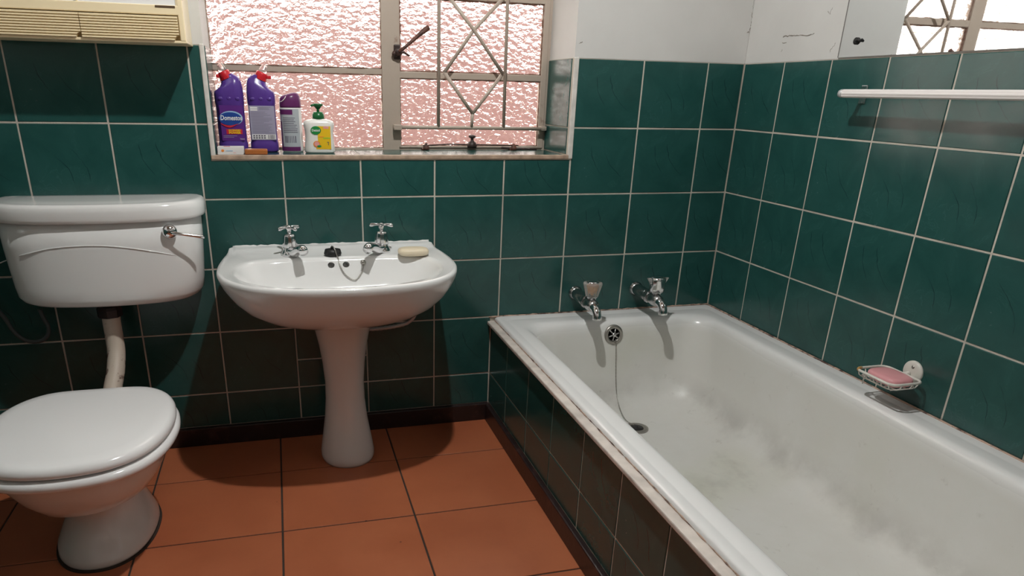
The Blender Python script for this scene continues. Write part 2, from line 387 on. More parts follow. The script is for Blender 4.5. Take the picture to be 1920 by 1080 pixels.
def plate(x0, x1, z0, z1, y, th=.0006):
    return MB().box(x0, x1, y, y+th, z0, z1)
def disc(cx, cz, rx, rz, y, th=.0006, n=28):
    m = MB(); m.loft([[(cx+rx*math.cos(2*math.pi*k/n), yy, cz+rz*math.sin(2*math.pi*k/n)) for k in range(n)] for yy in (y, y+th)], smooth=False); return m

# ------------------------------------------------------------------ the room
XS = [-.40, -.228, 0.0, .2259, .4545, .6863, .918, 1.1502, 1.3791, 1.607, 1.8375, 2.07, 2.2041]
ZS = [.063, .1794, .3885, .5921, .8023, 1.0131, 1.2203]
YS = [0, .2021, .4046, .6102, .8162, 1.0241]+[1.0241+.2085*k for k in range(1, 10)]
XL, XR, YF, ZC = -.40, 2.2041, -2.9, 2.35
WX0, WX1, WZ0, WZ1 = .497, 1.596, .9285, 1.95       # window opening
YW = .22                                            # front of the window frame
YB = .26
# back wall
m = MB()
m.box(XL-.1, WX0, .009, YB, 0, ZC); m.box(WX1, XR+.1, .009, YB, 0, ZC); m.box(WX0, WX1, .009, YB, 0, WZ0-.008); m.box(WX0, WX1, .009, YB, WZ1, ZC)
wall_back = struct(link('wall_back', m, 'white_plaster'), 'white plastered back wall with green tiled lower half and window', 'wall')
m = MB()
m.box(XL, WX0-.01, .0018, .009, 0, ZS[-1]); m.box(WX1+.012, XR, .0018, .009, 0, ZS[-1]); m.box(WX0-.01, WX1+.012, .0018, .009, 0, WZ0-.012)
link('grout_bed', m, 'grout', wall_back)
m = MB(); m.box(WX1, XR, .001, .009, ZS[-1], ZC); m.box(XL, WX0, .001, .009, ZS[-1], ZC); m.box(WX0, WX1, .001, .009, WZ1, ZC)
link('plaster', m, 'white_plaster', wall_back)
for i in range(len(XS)-1):
    for k in range(len(ZS)-1):
        a0, a1, z0, z1 = XS[i], XS[i+1], ZS[k], ZS[k+1]
        if a0 > 1.375 and z1 < .40: continue                    # behind the bath
        if a1 > 1.352 and z1 < .40: a1 = 1.352
        if k == 5:                                              # beside the window
            if a0 >= WX1: cell(wall_back, a0, a1, z0, z1, '-y', 0)
            elif a1 <= WX0: cell(wall_back, a0, a1, z0, z1, '-y', 0)
            elif a0 < WX0 < a1: cell(wall_back, a0, WX0-.008, z0, z1, '-y', 0)
            continue
        if k == 4 and a1 > WX0 and a0 < WX1:
            if a0 < WX0:                                        # the tile notched round the sill corner
                g = G/2; x0, x1 = a0+g, a1-g; xn = WX0-.0115; zt = WZ0-.016; b_ = .0016
                pl = [(x0, z0+g), (x1, z0+g), (x1, zt), (xn, zt), (xn, z1-g), (x0, z1-g)]; n_ = [(1, 1), (-1, 1), (-1, -1), (-1, -1), (-1, -1), (1, -1)]
                cx, cz = (a0+a1)/2, (z0+z1)/2
                rings = [[(p[0]-cx, .007, p[1]-cz) for p in pl], [(p[0]-cx, b_, p[1]-cz) for p in pl], [(p[0]-cx+q[0]*b_, 0, p[1]-cz+q[1]*b_) for p, q in zip(pl, n_)]]
                mm = MB(); mm.loft(rings, smooth=False)
                o = link('tile', mm, 'green_marble_glaze', wall_back); o.location = (cx, 0, cz)
            else: cell(wall_back, a0, min(a1, WX1+.010), z0, WZ0-.013, '-y', 0)
            continue
        if i == 5 and k == 1:                                   # made up of two cut tiles behind the pedestal
            cell(wall_back, a0, a1, z0, .277, '-y', 0); cell(wall_back, a0, a1, .277, z1, '-y', 0); continue
        cell(wall_back, a0, a1, z0, z1, '-y', 0)
# tiled reveal of the window and its sill
RV = WX1-.004
m = MB(); m.box(WX1-.0015, WX1+.002, .002, YW+.03, WZ0-.004, ZS[-1]); m.box(WX0-.002, WX0+.0015, .002, YW+.03, WZ0-.004, ZS[-1]); m.box(WX0, WX1, .002, YW+.03, WZ0-.008, WZ0-.0022)
link('reveal_grout', m, 'grout', wall_back)
for z0, z1 in ((WZ0, 1.0131), (1.0131, ZS[-1])):
    put_tile(wall_back, (WX1-.004, YW/2+.006, (z0+z1)/2), YW-.016, z1-z0-.004, '-x', th=.005)
    put_tile(wall_back, (WX0+.004, YW/2+.006, (z0+z1)/2), YW-.016, z1-z0-.004, '+x', th=.005)
edges = [WX0+.004, .6863, .918, 1.1502, 1.3791, WX1-.004]
for a0, a1 in zip(edges, edges[1:]):
    put_tile(wall_back, ((a0+a1)/2, YW/2+.006, WZ0), a1-a0-.004, YW-.016, '+z', th=.005)
# edge trims round the opening
m = MB(); m.bbox(WX1-.001, WX1+.015, -.004, .006, WZ0-.012, ZS[-1]+.002, .003); struct(link('trim_1', m, 'trim_white'), 'white tile edge strip on the right side of the window recess', 'trim')
m = MB(); m.bbox(WX0-.011, WX0+.002, -.004, .006, WZ0-.012, ZS[-1]+.002, .003); struct(link('trim_2', m, 'trim_white'), 'white tile edge strip on the window recess beside the cabinet', 'trim')
m = MB(); m.bbox(WX0-.011, WX1+.002, -.005, .007, WZ0-.0125, WZ0+.001, .003); struct(link('trim_3', m, 'trim_beige'), 'beige tile edge strip along the window sill', 'trim')
# right wall
m = MB(); m.box(XR+.009, XR+.12, YF-.1, YB, 0, ZC)
wall_right = struct(link('wall_right', m, 'white_plaster'), 'white plastered side wall with green tiles along the bath', 'wall')
m = MB(); m.box(XR+.0018, XR+.009, YF, .009, 0, ZS[-1]); link('grout_bed', m, 'grout', wall_right)
m = MB(); m.box(XR+.001, XR+.009, YF, .009, ZS[-1], ZC); link('plaster', m, 'white_plaster', wall_right)
ys = YS+[-YF]
for i in range(len(ys)-1):
    for k in range(len(ZS)-1):
        if ys[i] < 1.72 and ZS[k+1] < .4: continue
        cell(wall_right, -ys[i+1], -ys[i], ZS[k], ZS[k+1], '-x', XR)
# left wall, front wall, ceiling, floor
m = MB(); m.box(XL-.12, XL-.009, YF-.1, YB, 0, ZC)
wall_left = struct(link('wall_left', m, 'white_plaster'), 'white plastered side wall beside the toilet with green tiles', 'wall')
m = MB(); m.box(XL-.009, XL-.0018, YF, .009, 0, ZS[-1]); link('grout_bed', m, 'grout', wall_left)
m = MB(); m.box(XL-.009, XL-.001, YF, .009, ZS[-1], ZC); link('plaster', m, 'white_plaster', wall_left)
for i in range(len(ys)-1):
    for k in range(len(ZS)-1): cell(wall_left, -ys[i+1], -ys[i], ZS[k], ZS[k+1], '+x', XL)
m = MB(); m.box(XL-.1, XR+.1, YF-.12, YF, 0, ZC); wall_front = struct(link('wall_front', m, 'white_plaster'), 'white wall opposite the window with green tiles and a door', 'wall')
m = MB(); m.box(XL, .2, YF, YF+.0072, 0, ZS[-1]); m.box(1.15, XR, YF, YF+.0072, 0, ZS[-1]); link('grout_bed', m, 'grout', wall_front)
for a0, a1 in [(XL+.2*k, XL+.2*k+.2) for k in range(3)]+[(1.15, 1.36), (1.36, 1.57), (1.57, 1.78), (1.78, 1.99), (1.99, XR)]:
    for k in range(len(ZS)-1): cell(wall_front, a0, a1, ZS[k], ZS[k+1], '+y', YF+.009)
m = MB(); m.bbox(.25, 1.1, YF, YF+.03, 0.004, 1.75, .004); d = struct(link('door_1', m, 'door_paint'), 'dark brown wooden door opposite the window', 'door')
m = MB(); m.tube([(1.03, YF+.03, .85), (1.03, YF+.07, .85), (.95, YF+.07, .85)], .008); link('door_handle', m, 'chrome', d)
m = MB(); m.box(XL-.12, XR+.12, YF-.12, YB, ZC, ZC+.1); struct(link('ceiling', m, 'ceiling_darkened'), 'ceiling above the frame, coloured dark to cut bounced light', 'ceiling')
m = MB(); m.box(XL-.12, XR+.12, YF-.12, YB, -.1, -.0025)
floor = struct(link('floor', m, 'floor_grout'), 'terracotta tiled floor with dark joints', 'floor')
fx = [XL, -.12, .245, .6115, .9745, 1.345]; fy = [0, -.243, -.571, -.898, -1.226, -1.554, -1.882, -2.21, -2.54, YF]
for i in range(len(fx)-1):
    for k in range(len(fy)-1):
        put_tile(floor, ((fx[i]+fx[i+1])/2, (fy[k]+fy[k+1])/2, 0), fx[i+1]-fx[i]-.005, fy[k]-fy[k+1]-.005, '+z', mat='terracotta_glaze', th=.006, bv=.001, name='floor_tile').rotation_euler = (math.radians(-90), 0, 0)
for k in range(4, len(fy)-1):
    if fy[k] > -1.75: continue
    for a0, a1 in ((1.345, 1.71), (1.71, 2.075), (2.075, XR)):
        put_tile(floor, ((a0+a1)/2, (fy[k]+fy[k+1])/2, 0), a1-a0-.005, fy[k]-fy[k+1]-.005, '+z', mat='terracotta_glaze', th=.006, bv=.001, name='floor_tile').rotation_euler = (math.radians(-90), 0, 0)
# skirting
m = MB(); m.bbox(XL, 1.352, -.014, .004, -.002, .064, .004); struct(link('baseboard_back', m, 'skirting_paint'), 'dark maroon painted skirting under the back wall tiles', 'skirting')
m = MB(); m.bbox(XL-.004, XL+.014, YF, -.014, -.002, .064, .004); struct(link('baseboard_left', m, 'skirting_paint'), 'dark skirting along the wall beside the toilet', 'skirting')
m = MB(); m.bbox(1.338, 1.358, -1.74, -.010, -.002, .064, .004); struct(link('baseboard_bath', m, 'skirting_paint'), 'dark skirting along the foot of the tiled bath panel', 'skirting')
# tiled panel carrying the bath
m = MB(); m.box(1.3537, 1.364, -1.74, .001, 0, .368); 
panel = struct(link('wall_bath_panel', m, 'grout'), 'low dark green tiled panel boxing in the bath', 'panel')
pys = [0, .1985, .4085, .6135, .8225, 1.0285, 1.2345, 1.4405, 1.6465, 1.74]
for a, b_ in zip(pys, pys[1:]):
    for z0, z1 in ((.066, .1794), (.1794, .366)):
        put_tile(panel, (1.352, -(a+b_)/2, (z0+z1)/2), b_-a-.004, z1-z0-.004, '-x')
m = MB(); m.box(1.364, XR, -1.74, -1.7255, 0, .345); pend = struct(link('wall_bath_end', m, 'grout'), 'low tiled panel closing the far end of the bath', 'panel')
for a0, a1 in ((1.36, 1.57), (1.57, 1.78), (1.78, 1.99), (1.99, XR)):
    for z0, z1 in ((.0, .1794), (.1794, .345)): put_tile(pend, ((a0+a1)/2, -1.7415, (z0+z1)/2), a1-a0-.004, z1-z0-.004, '-y', th=.0015, bv=.0008)
m = MB(); m.bbox(1.339, 1.3675, -1.745, .0, .362, .3745, .003, 2); struct(link('trim_4', m, 'bath_trim'), 'off white painted strip capping the bath panel', 'trim')
# cracks in the old plaster
def crack(pts, plane, wall, wd=.0012):
    m = MB(); P = []
    for a, b_ in zip(pts, pts[1:]):
        for k in range(6):
            t = k/6; P.append((a[0]+(b_[0]-a[0])*t+random.uniform(-4, 4)*.35, a[1]+(b_[1]-a[1])*t+random.uniform(-4, 4)*.35))
    P.append(pts[-1]); Q = [PX(u, v, *plane) for u, v in P]; rs = [wd*(.35+random.random()) for _ in Q]; rs[0] = rs[-1] = wd*.2
    m.tube(Q, rs, 5); link('crack', m, 'crack', wall)
RWP = (0, XR+.001); BWP = (1, .001)
crack([(1410, 22), (1410, 45), (1403, 62), (1401, 60)], BWP, wall_back); crack([(1408, 78), (1405, 92), (1402, 104)], BWP, wall_back, .0009)
crack([(1414, 0), (1411, 18)], BWP, wall_back, .0006)
crack([(1467, 69), (1480, 67), (1497, 66), (1518, 66), (1527, 63)], RWP, wall_right, .0013); crack([(1466, 80), (1475, 80)], RWP, wall_right, .0008)
crack([(1552, 20), (1556, 26), (1562, 14)], RWP, wall_right, .0007); crack([(1556, 98), (1560, 90), (1566, 80)], RWP, wall_right, .0007); crack([(1464, 98), (1466, 92)], RWP, wall_right, .0006)
crack([(1086, 82), (1092, 78)], BWP, wall_back, .0012)

# ------------------------------------------------------------------ window
win = thing('window_1', 'steel framed window with hammered glass and burglar bars', 'window', (1.05, YW, WZ0)); win['kind'] = 'structure'
wx = lambda u, v, y=YW: PX(u, v, 1, y)[0]
wz = lambda u, v, y=YW: PX(u, v, 1, y)[2]
mx0, mx1 = wx(716, 140), wx(747, 140)
zl0, zl1 = wz(560, 136), wz(560, 124)          # transom of the fixed light
zr0, zr1 = wz(890, 150), wz(890, 138)          # transom of the casement
cr0 = wx(1014, 140); gL = wx(399, 140)
zb_l, zb_r = wz(600, 277), wz(880, 274)
m = MB()
m.bbox(WX0, gL, YW, YW+.03, WZ0-.004, WZ1, .002); m.bbox(mx0, mx1, YW-.004, YW+.03, WZ0-.004, WZ1, .002); m.bbox(cr0+.018, WX1+.002, YW, YW+.03, WZ0-.004, WZ1, .002)
m.bbox(WX0, mx0+.002, YW+.001, YW+.03, WZ0-.004, zb_l, .002); m.bbox(mx1-.002, WX1, YW+.002, YW+.03, WZ0-.004, WZ0+.008, .002); m.bbox(WX0, WX1, YW, YW+.03, WZ1-.03, WZ1+.002, .002)
link('frame', m, 'window_paint', win)
m = MB(); m.bbox(gL-.002, mx0+.002, YW+.003, YW+.026, zl0, zl1, .002); link('transom', m, 'window_paint', win)
ZT0, ZT1 = 1.388, 1.412
m = MB(); m.bbox(gL-.002, mx0+.002, YW+.003, YW+.026, ZT0, ZT1, .002); link('transom', m, 'window_paint', win)
cas = MB(); yc = YW-.004
cas.bbox(mx1-.003, mx1+.005, yc, YW+.024, WZ0+.008, WZ1-.03, .0015); cas.bbox(cr0, cr0+.020, yc, YW+.024, WZ0+.006, WZ1-.03, .002)
cas.bbox(mx1, cr0+.002, yc+.001, YW+.024, WZ0+.006, zb_r, .002); cas.bbox(mx1, cr0+.002, yc+.001, YW+.024, zr0, zr1, .002); cas.bbox(mx1, cr0+.002, yc+.001, YW+.024, ZT0, ZT1, .002); cas.bbox(mx1, cr0+.002, yc+.001, YW+.024, WZ1-.05, WZ1-.03, .002)
casement = link('casement_frame', cas, 'window_paint', win)
# rusted putty line round each pane, then the panes
def putty(x0, x1, z0, z1, y, par, w_=.0035):
    m = MB()
    def wob(a, b_, c, d, hor):
        n_ = 26; P = []
        for k in range(n_+1):
            t = k/n_; P.append((a+(b_-a)*t, y, c+(d-c)*t))
        m.tube(P, [w_*(.45+.9*random.random()) for _ in P], 6)
    wob(x0, x1, z0, z0, 1); wob(x0, x1, z1, z1, 1); wob(x0, x0, z0, z1, 0); wob(x1, x1, z0, z1, 0)
    link('putty', m, 'window_rust', par)
panes = [(gL, mx0, zb_l, zl0, win), (gL, mx0, zl1, ZT0, win), (mx1+.005, cr0, zb_r, zr0, casement), (mx1+.005, cr0, zr1, ZT0, casement), (gL, mx0, ZT1, WZ1-.03, win), (mx1+.005, cr0, ZT1, WZ1-.05, casement)]
for x0, x1, z0, z1, par in panes:
    m = MB(); m.box(x0-.002, x1+.002, YW+.010, YW+.0145, z0-.002, z1+.002); pn = link('pane', m, 'hammered_glass', par); pn.data.materials.append(MATS['clear_glass'])
    for f in pn.data.polygons:
        if f.normal.y > .5: f.material_index = 1
for (x0, x1, z0, z1, par), w_ in zip(panes, (.0022, .0022, .0032, .0048, .0022, .003)): putty(x0, x1, z0, z1, YW+.004, par, w_)
# burglar bars
YG = YW-.028
def gp(u, v): return tuple(PX(u, v, 1, YG))
guard = MB(); guard.tube([gp(738, 238.5), gp(800, 239), gp(900, 240), gp(1022, 242)], .0058, 8)
guard = link('burglar_guard', guard, 'bar_paint', win)
def bar(P, r=.0058): m = MB(); m.tube(P, r, 8); link('bar', m, 'bar_paint', guard)
ztop = WZ1-.04
v1b, v1t = gp(822, 239), gp(823, 0); v2b, v2t = gp(944, 240), gp(950, 0)
bar([v1b, (v1t[0], YG, ztop)]); bar([v2b, (v2t[0], YG, ztop)])
dl, dr, db, dx_ = gp(832, 136), gp(941, 139), gp(885, 213), gp(887, 57)
yb = YG-.007
def q(a): return (a[0], yb, a[2])
bar([q(db), gp(884, 239)]); bar([q(db), q(dl)]); bar([q(db), q(dr)])
zn = [dl[2], 1.402, 1.632, ztop]; zx = [dx_[2], 1.517, 1.745]
for side, yo_ in ((0, yb), (1, yb-.006)):       # two zigzag rods that cross between the nodes
    xa, xb = (dl[0], dr[0]) if side == 0 else (dr[0], dl[0])
    for k in range(3):
        x0_, x1_ = (xa, xb) if k % 2 == 0 else (xb, xa)
        bar([(x0_, yo_, zn[k]), (dx_[0], yo_, zx[k]), (x1_, yo_, zn[k+1])])
bar([(v1t[0], YG, ztop), (v2t[0], YG, ztop)])
m = MB(); m.bbox(mx1-.022, mx1+.004, YW-.036, YW-.002, wz(738, 243), wz(738, 233), .002); link('lug', m, 'bar_paint', guard)
m = MB(); a = gp(1018, 241); m.bbox(a[0]-.008, a[0]+.012, YG-.005, YW+.002, a[2]-.007, a[2]+.007, .002); link('lug', m, 'bar_paint', guard)
# latch handle and stay, rusty
hy = YW-.03
def hp(u, v, y=hy): return tuple(PX(u, v, 1, y))
m = MB(); p0 = hp(748, 97); m.bbox(p0[0]-.013, p0[0]+.009, YW-.012, YW-.002, p0[2]-.022, p0[2]+.022, .003); m.lathe([(.011, 0), (.012, .006), (.012, .018), (.008, .022)], (p0[0], YW-.010, p0[2]), (0, -1, 0), 14)
m.ball((p0[0]-.010, YW-.016, p0[2]-.006), .011, .008, .010, 12, 8)
hb = link('latch_handle', m, 'dark_iron', win)
m = MB(); m.tube([p0, hp(760, 88), hp(785, 66), hp(797, 56), hp(804, 51)], [.006, .0048, .0062, .0085, .0075], 10); link('lever', m, 'rusty_iron', hb)
m = MB(); m.tube([p0, hp(757, 98), hp(768, 105)], [.005, .004, .003], 8); link('tongue', m, 'dark_iron', hb)
sy = YW-.02
m = MB(); m.tube([hp(793, 273, sy), hp(840, 270.5, sy), hp(885, 271, sy), hp(930, 272, sy), hp(972, 273, sy)], .0022, 6)
stay = link('window_stay', m, 'dark_iron', win)
c = hp(885, 270, sy)
m = MB(); m.lathe([(.016, -.012), (.017, -.004), (.013, .006), (.006, .010), (.005, .018), (.013, .022), (.012, .027), (.004, .030)], c, (0, 0, 1), 16); link('stay_knob', m, 'dark_iron', stay)
for u, v in ((799, 274), (963, 275)):
    c = hp(u, v, sy); m = MB(); m.lathe([(.012, -.012), (.011, -.002), (.006, .004), (.004, .010)], c, (0, 0, 1), 12); m.bbox(c[0]-.014, c[0]+.006, sy-.004, YW, c[2]-.013, c[2]-.006, .002); link('stay_pin', m, 'rusty_iron', stay)
m = MB(); m.tube([hp(940, 277, sy+.004), hp(985, 280, sy+.004), hp(1006, 281, sy+.004)], [.004, .006, .003], 8); link('rust_flake', m, 'dark_iron', stay)

# ------------------------------------------------------------------ outside, seen through the glass
m = MB(); m.box(.0, 6.5, 3.0, 3.2, -.2, 1.72); struct(link('wall_outside', m, 'outside_brick'), 'pink brick wall outside, blurred by the hammered glass', 'wall')
m = MB(); m.box(-8, 9, YB, 9, -.35, -.2); struct(link('ground_outside', m, 'outside_ground'), 'bare ground outside the window', 'ground')

# ------------------------------------------------------------------ ceiling lamp (above the frame)
lamp = thing('ceiling_lamp_offscreen', 'round bulb hanging from the ceiling, with an added dark dish blocking its upward light', 'lamp', (LAMP[0], LAMP[1], ZC))
m = MB(); m.lathe([(.05, 0), (.05, -.01), (.035, -.022), (.012, -.026)], (LAMP[0], LAMP[1], ZC), n=24); link('ceiling_rose', m, 'rail_white', lamp)
m = MB(); m.tube([(LAMP[0], LAMP[1], ZC-.02), (LAMP[0], LAMP[1], LAMP[2]+.07)], .004, 8); link('flex', m, 'rail_white', lamp)
m = MB(); m.lathe([(.012, .085), (.019, .075), (.019, .038), (.014, .03)], LAMP, n=18); link('lamp_holder', m, 'rail_white', lamp)
m = MB(); m.loft([[(LAMP[0]+r*math.cos(2*math.pi*k/40), LAMP[1]+r*math.sin(2*math.pi*k/40), LAMP[2]+z) for k in range(40)] for r, z in ((.02, .075), (.05, .07), (.11, .055), (.15, .030), (.152, .030), (.112, .058), (.052, .074), (.02, .079))], cap0=False, cap1=False); link('upward_light_blocker', m, 'blocker_dark', lamp)  # dark dish added unseen over the bulb to stop light reaching the ceiling
m = MB(); m.ball(LAMP, .021, .021, .021, 24, 14); link('bulb_offscreen', m, 'bulb_glow', lamp)

# ------------------------------------------------------------------ bath
bath = thing('bathtub', 'white enamel built-in bathtub with worn stained inside', 'bathtub', (1.78, -.86, .388))
R0 = dict(n=10)
bx0, bx1, by0, by1 = 1.3645, XR-.0003, -1.723, -.0003
rings = [rr(bx0, bx1, by0, by1, .006, .345, 10), rr(bx0, bx1, by0, by1, .006, .379, 10), rr(bx0+.0012, bx1, by0+.0015, by1, .008, .3842, 10), rr(bx0+.0045, bx1-.002, by0+.004, by1-.002, .010, .3875, 10), rr(bx0+.010, bx1-.004, by0+.010, by1-.004, .013, .3888, 10),
         rr(bx0+.014, bx1-.006, by0+.014, by1-.006, .016, .3889, 10), rr(bx0+.027, bx1-.03, by0+.045, by1-.04, .03, .3887, 10), rr(bx0+.029, bx1-.034, by0+.05, by1-.044, .032, .3880, 10), rr(bx0+.031, bx1-.038, by0+.055, by1-.048, .034, .3886, 10),
         rr(1.422, 2.137, -1.632, -.086, .062, .3886, 10), rr(1.429, 2.131, -1.625, -.092, .068, .3881, 10), rr(1.436, 2.124, -1.618, -.099, .075, .3862, 10), rr(1.442, 2.118, -1.612, -.106, .082, .3820, 10), rr(1.447, 2.114, -1.607, -.112, .088, .3755, 10), rr(1.4505, 2.111, -1.602, -.116, .093, .366, 10),
         rr(1.455, 2.109, -1.594, -.121, .10, .350, 10), rr(1.464, 2.102, -1.575, -.130, .11, .300, 10), rr(1.474, 2.093, -1.55, -.141, .12, .240, 10), rr(1.485, 2.083, -1.515, -.153, .13, .180, 10),
         rr(1.497, 2.070, -1.475, -.168, .14, .135, 10), rr(1.513, 2.052, -1.44, -.186, .145, .108, 10), rr(1.535, 2.030, -1.40, -.212, .14, .090, 10), rr(1.565, 2.000, -1.36, -.245, .13, .080, 10),
         rr(1.61, 1.955, -1.30, -.29, .11, .0745, 10), rr(1.68, 1.88, -1.15, -.40, .08, .072, 10)]
shell = [rr(1.67, 1.89, -1.16, -.39, .08, .060, 10), rr(1.60, 1.965, -1.31, -.28, .11, .0625, 10), rr(1.555, 2.010, -1.37, -.235, .13, .068, 10), rr(1.525, 2.040, -1.41, -.202, .14, .078, 10), rr(1.503, 2.062, -1.45, -.176, .145, .098, 10), rr(1.487, 2.080, -1.485, -.158, .14, .128, 10),
         rr(1.475, 2.093, -1.525, -.143, .13, .178, 10), rr(1.464, 2.103, -1.56, -.131, .12, .240, 10), rr(1.454, 2.112, -1.585, -.120, .11, .300, 10), rr(1.445, 2.119, -1.604, -.111, .10, .345, 10), rr(1.440, 2.124, -1.61, -.106, .09, .366, 10), rr(bx0+.006, bx1-.006, by0+.006, by1-.006, .008, .366, 10), rr(bx0+.005, bx1-.005, by0+.005, by1-.005, .007, .345, 10)]
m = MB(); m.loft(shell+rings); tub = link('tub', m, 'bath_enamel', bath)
m = MB()
for a, b_ in (((bx0+.01, -.0005), (bx1, -.0005)),): pass
def caulk(P, r, nm='sealant'):
    m = MB(); pts = []
    for a, b_ in zip(P, P[1:]):
        a, b_ = np.array(a), np.array(b_); n_ = max(4, int(np.linalg.norm(b_-a)/.012))
        pts += [a+(b_-a)*k/n_ for k in range(n_)]
    pts.append(np.array(P[-1])); m.tube(pts, [r*(.5+.9*random.random()) for _ in pts], 6); link(nm, m, 'sealant_old', bath)
caulk([(1.345, -.001, .389), (1.8, -.001, .390), (XR-.001, -.001, .391)], .0026)
caulk([(XR-.0035, -.004, .391), (XR-.0035, -.8, .390), (XR-.0035, -1.72, .389)], .0024)
caulk([(1.3655, -.01, .3765), (1.3655, -.8, .3765), (1.3655, -1.72, .3765)], .0022)
# overflow and its chain, waste
ov = np.array([1.764, -.1235, .338]); nrm = Vector((0, -1, .16)).normalized()
m = MB(); m.lathe([(.0215, -.05), (.0215, .03)], ov, nrm, 32); cut(tub, [m])
def open_ring(prof, base, axis, n, sx=1.0):
    t = MB(); t.lathe(prof, base, axis, n, sx=sx); k_ = len(prof); t.f = t.f[:(k_-1)*n]; t.sm = t.sm[:(k_-1)*n]
    t.f += [((k_-1)*n+j, (k_-1)*n+(j+1) % n, (j+1) % n, j) for j in range(n)]; t.sm += [True]*n; return t
m = open_ring([(.035, -.004), (.035, .002), (.032, .0055), (.024, .006), (.0212, .003), (.0208, -.014), (.0235, -.014), (.024, -.004)], ov, nrm, 32); ovf = link('overflow', m, 'steel_dull', bath)
m = MB(); m.lathe([(.008, .003), (.008, .008), (.004, .010)], ov, nrm, 14); u_ = Vector((1, 0, 0)); v_ = nrm.cross(u_)
for k in range(6):
    a = math.pi*k/3+.3; d = u_*math.cos(a)+v_*math.sin(a); b0 = Vector(ov)+nrm*.0055
    m.tube([b0, b0+d*.0215], .0026, 6)
link('overflow_spider', m, 'chrome_worn', ovf)
dr_ = np.array([1.775, -.335, .0765])
m = MB(); m.lathe([(.037, -.004), (.037, .0015), (.033, .003), (.024, .002), (.022, -.002)], dr_, (0, 0, 1), 32, sx=1.1); wst = link('waste_ring', m, 'steel_dull', bath)
m = MB(); m.lathe([(.0205, -.002), (.0218, .0015), (.0205, .0028), (.006, .0032), (.004, .008)], dr_, (0, 0, 1), 24, sx=1.1); link('plug', m, 'black_rubber', wst)
ch = spline([ov+np.array([.006, -.010, -.014]), (1.770, -.142, .29), (1.771, -.156, .21), (1.772, -.172, .15), (1.768, -.205, .112), (1.762, -.25, .092), (1.760, -.29, .084), (1.768, -.326, .084)], 60)
m = MB(); m.tube(ch, [.0013 if k % 2 else .0019 for k in range(60)], 6); link('plug_chain', m, 'steel_dull', bath)

# bath taps on the wall
def bath_tap(base, dirx, label, style):
    bx, bz = base; t = thing('bath_tap', label, 'tap', (bx, 0, bz), 'bath taps')
    P = lambda d, dx=0, dz=0: np.array([bx+dirx*d+dx, -d, bz+dz])
    m = MB(); m.lathe([(.0255, 0), (.0255, .003), (.0215, .007), (.0205, .014)], P(0), (0, -1, 0), 24); link('wall_flange', m, 'chrome_worn', t)
    m = MB(); m.tube([P(.0), P(.012), P(.085), P(.100)], [.0200, .0200, .0205, .0185], 20); link('extension', m, 'chrome_worn', t)
    m = MB(); m.lathe([(.0235, 0), (.0235, .020)], P(.094), (0, -1, 0), 6, smooth=False); m.tube([P(.112), P(.128), P(.150), P(.172), P(.182)], [.0165, .0205, .0225, .0195, .012], 18); link('body', m, 'chrome_worn', t)
    c = P(.150); sp_ = spline([P(.150), P(.170, 0, -.001), P(.194, 0, -.005), P(.207, 0, -.018), P(.210, 0, -.036)], 14)
    m = MB(); m.tube(sp_, [.0165, .0165, .016, .0158, .0155, .0152, .015, .0148, .0146, .0144, .0142, .0142, .0150, .0150], 16); link('spout', m, 'chrome', t)
    m = MB(); m.lathe([(.0145, .0), (.0150, .022), (.0185, .024), (.0185, .030), (.012, .032)], c+np.array([0, 0, .002]), (0, 0, 1), 20); link('bonnet', m, 'chrome_worn', t)
    h = c+np.array([0, 0, .030])
    if style == 'clear':
        m = MB(); m.lathe([(.0195, 0), (.0215, .008), (.0285, .036), (.030, .043), (.027, .046)], h, (0, 0, 1), 40, flute=8, fd=.06, sx=1.08); hd = link('tap_head', m, 'acrylic', t)
        m = MB(); m.lathe([(.006, .006), (.008, .02), (.014, .036), (.008, .040)], h, (0, 0, 1), 18); link('head_core', m, 'orange_core', hd)
    else:
        m = MB(); m.lathe([(.0215, 0), (.0225, .012), (.0245, .040), (.023, .048), (.017, .050)], h, (0, 0, 1), 36, flute=12, fd=.025, sx=1.1); hd = link('tap_head', m, 'chrome', t)
        for s_ in (-1, 1):
            m = MB(); m.loft([[(h[0]+s_*a, h[1]+b_, h[2]+c_) for a, b_, c_ in ((.019, -.004, z0), (.019, .004, z0), (w_, .004, z1), (w_, -.004, z1))] for z0, z1, w_ in ((.020, .026, .027), (.047, .046, .039))], smooth=False); link('head_lobe', m, 'acrylic', hd)
    m = MB(); m.lathe([(.019, .0), (.019, .003), (.012, .006), (.003, .007)], h+np.array([0, 0, .0445]), (0, 0, 1), 24, sx=1.1); link('head_cap', m, 'chrome', t)
    return t
bath_tap((1.662, .460), -.04, 'chrome bath tap with faceted clear amber head', 'clear')
bath_tap((1.896, .465), -.01, 'chrome bath tap with chrome head and clear lobes', 'lobes')

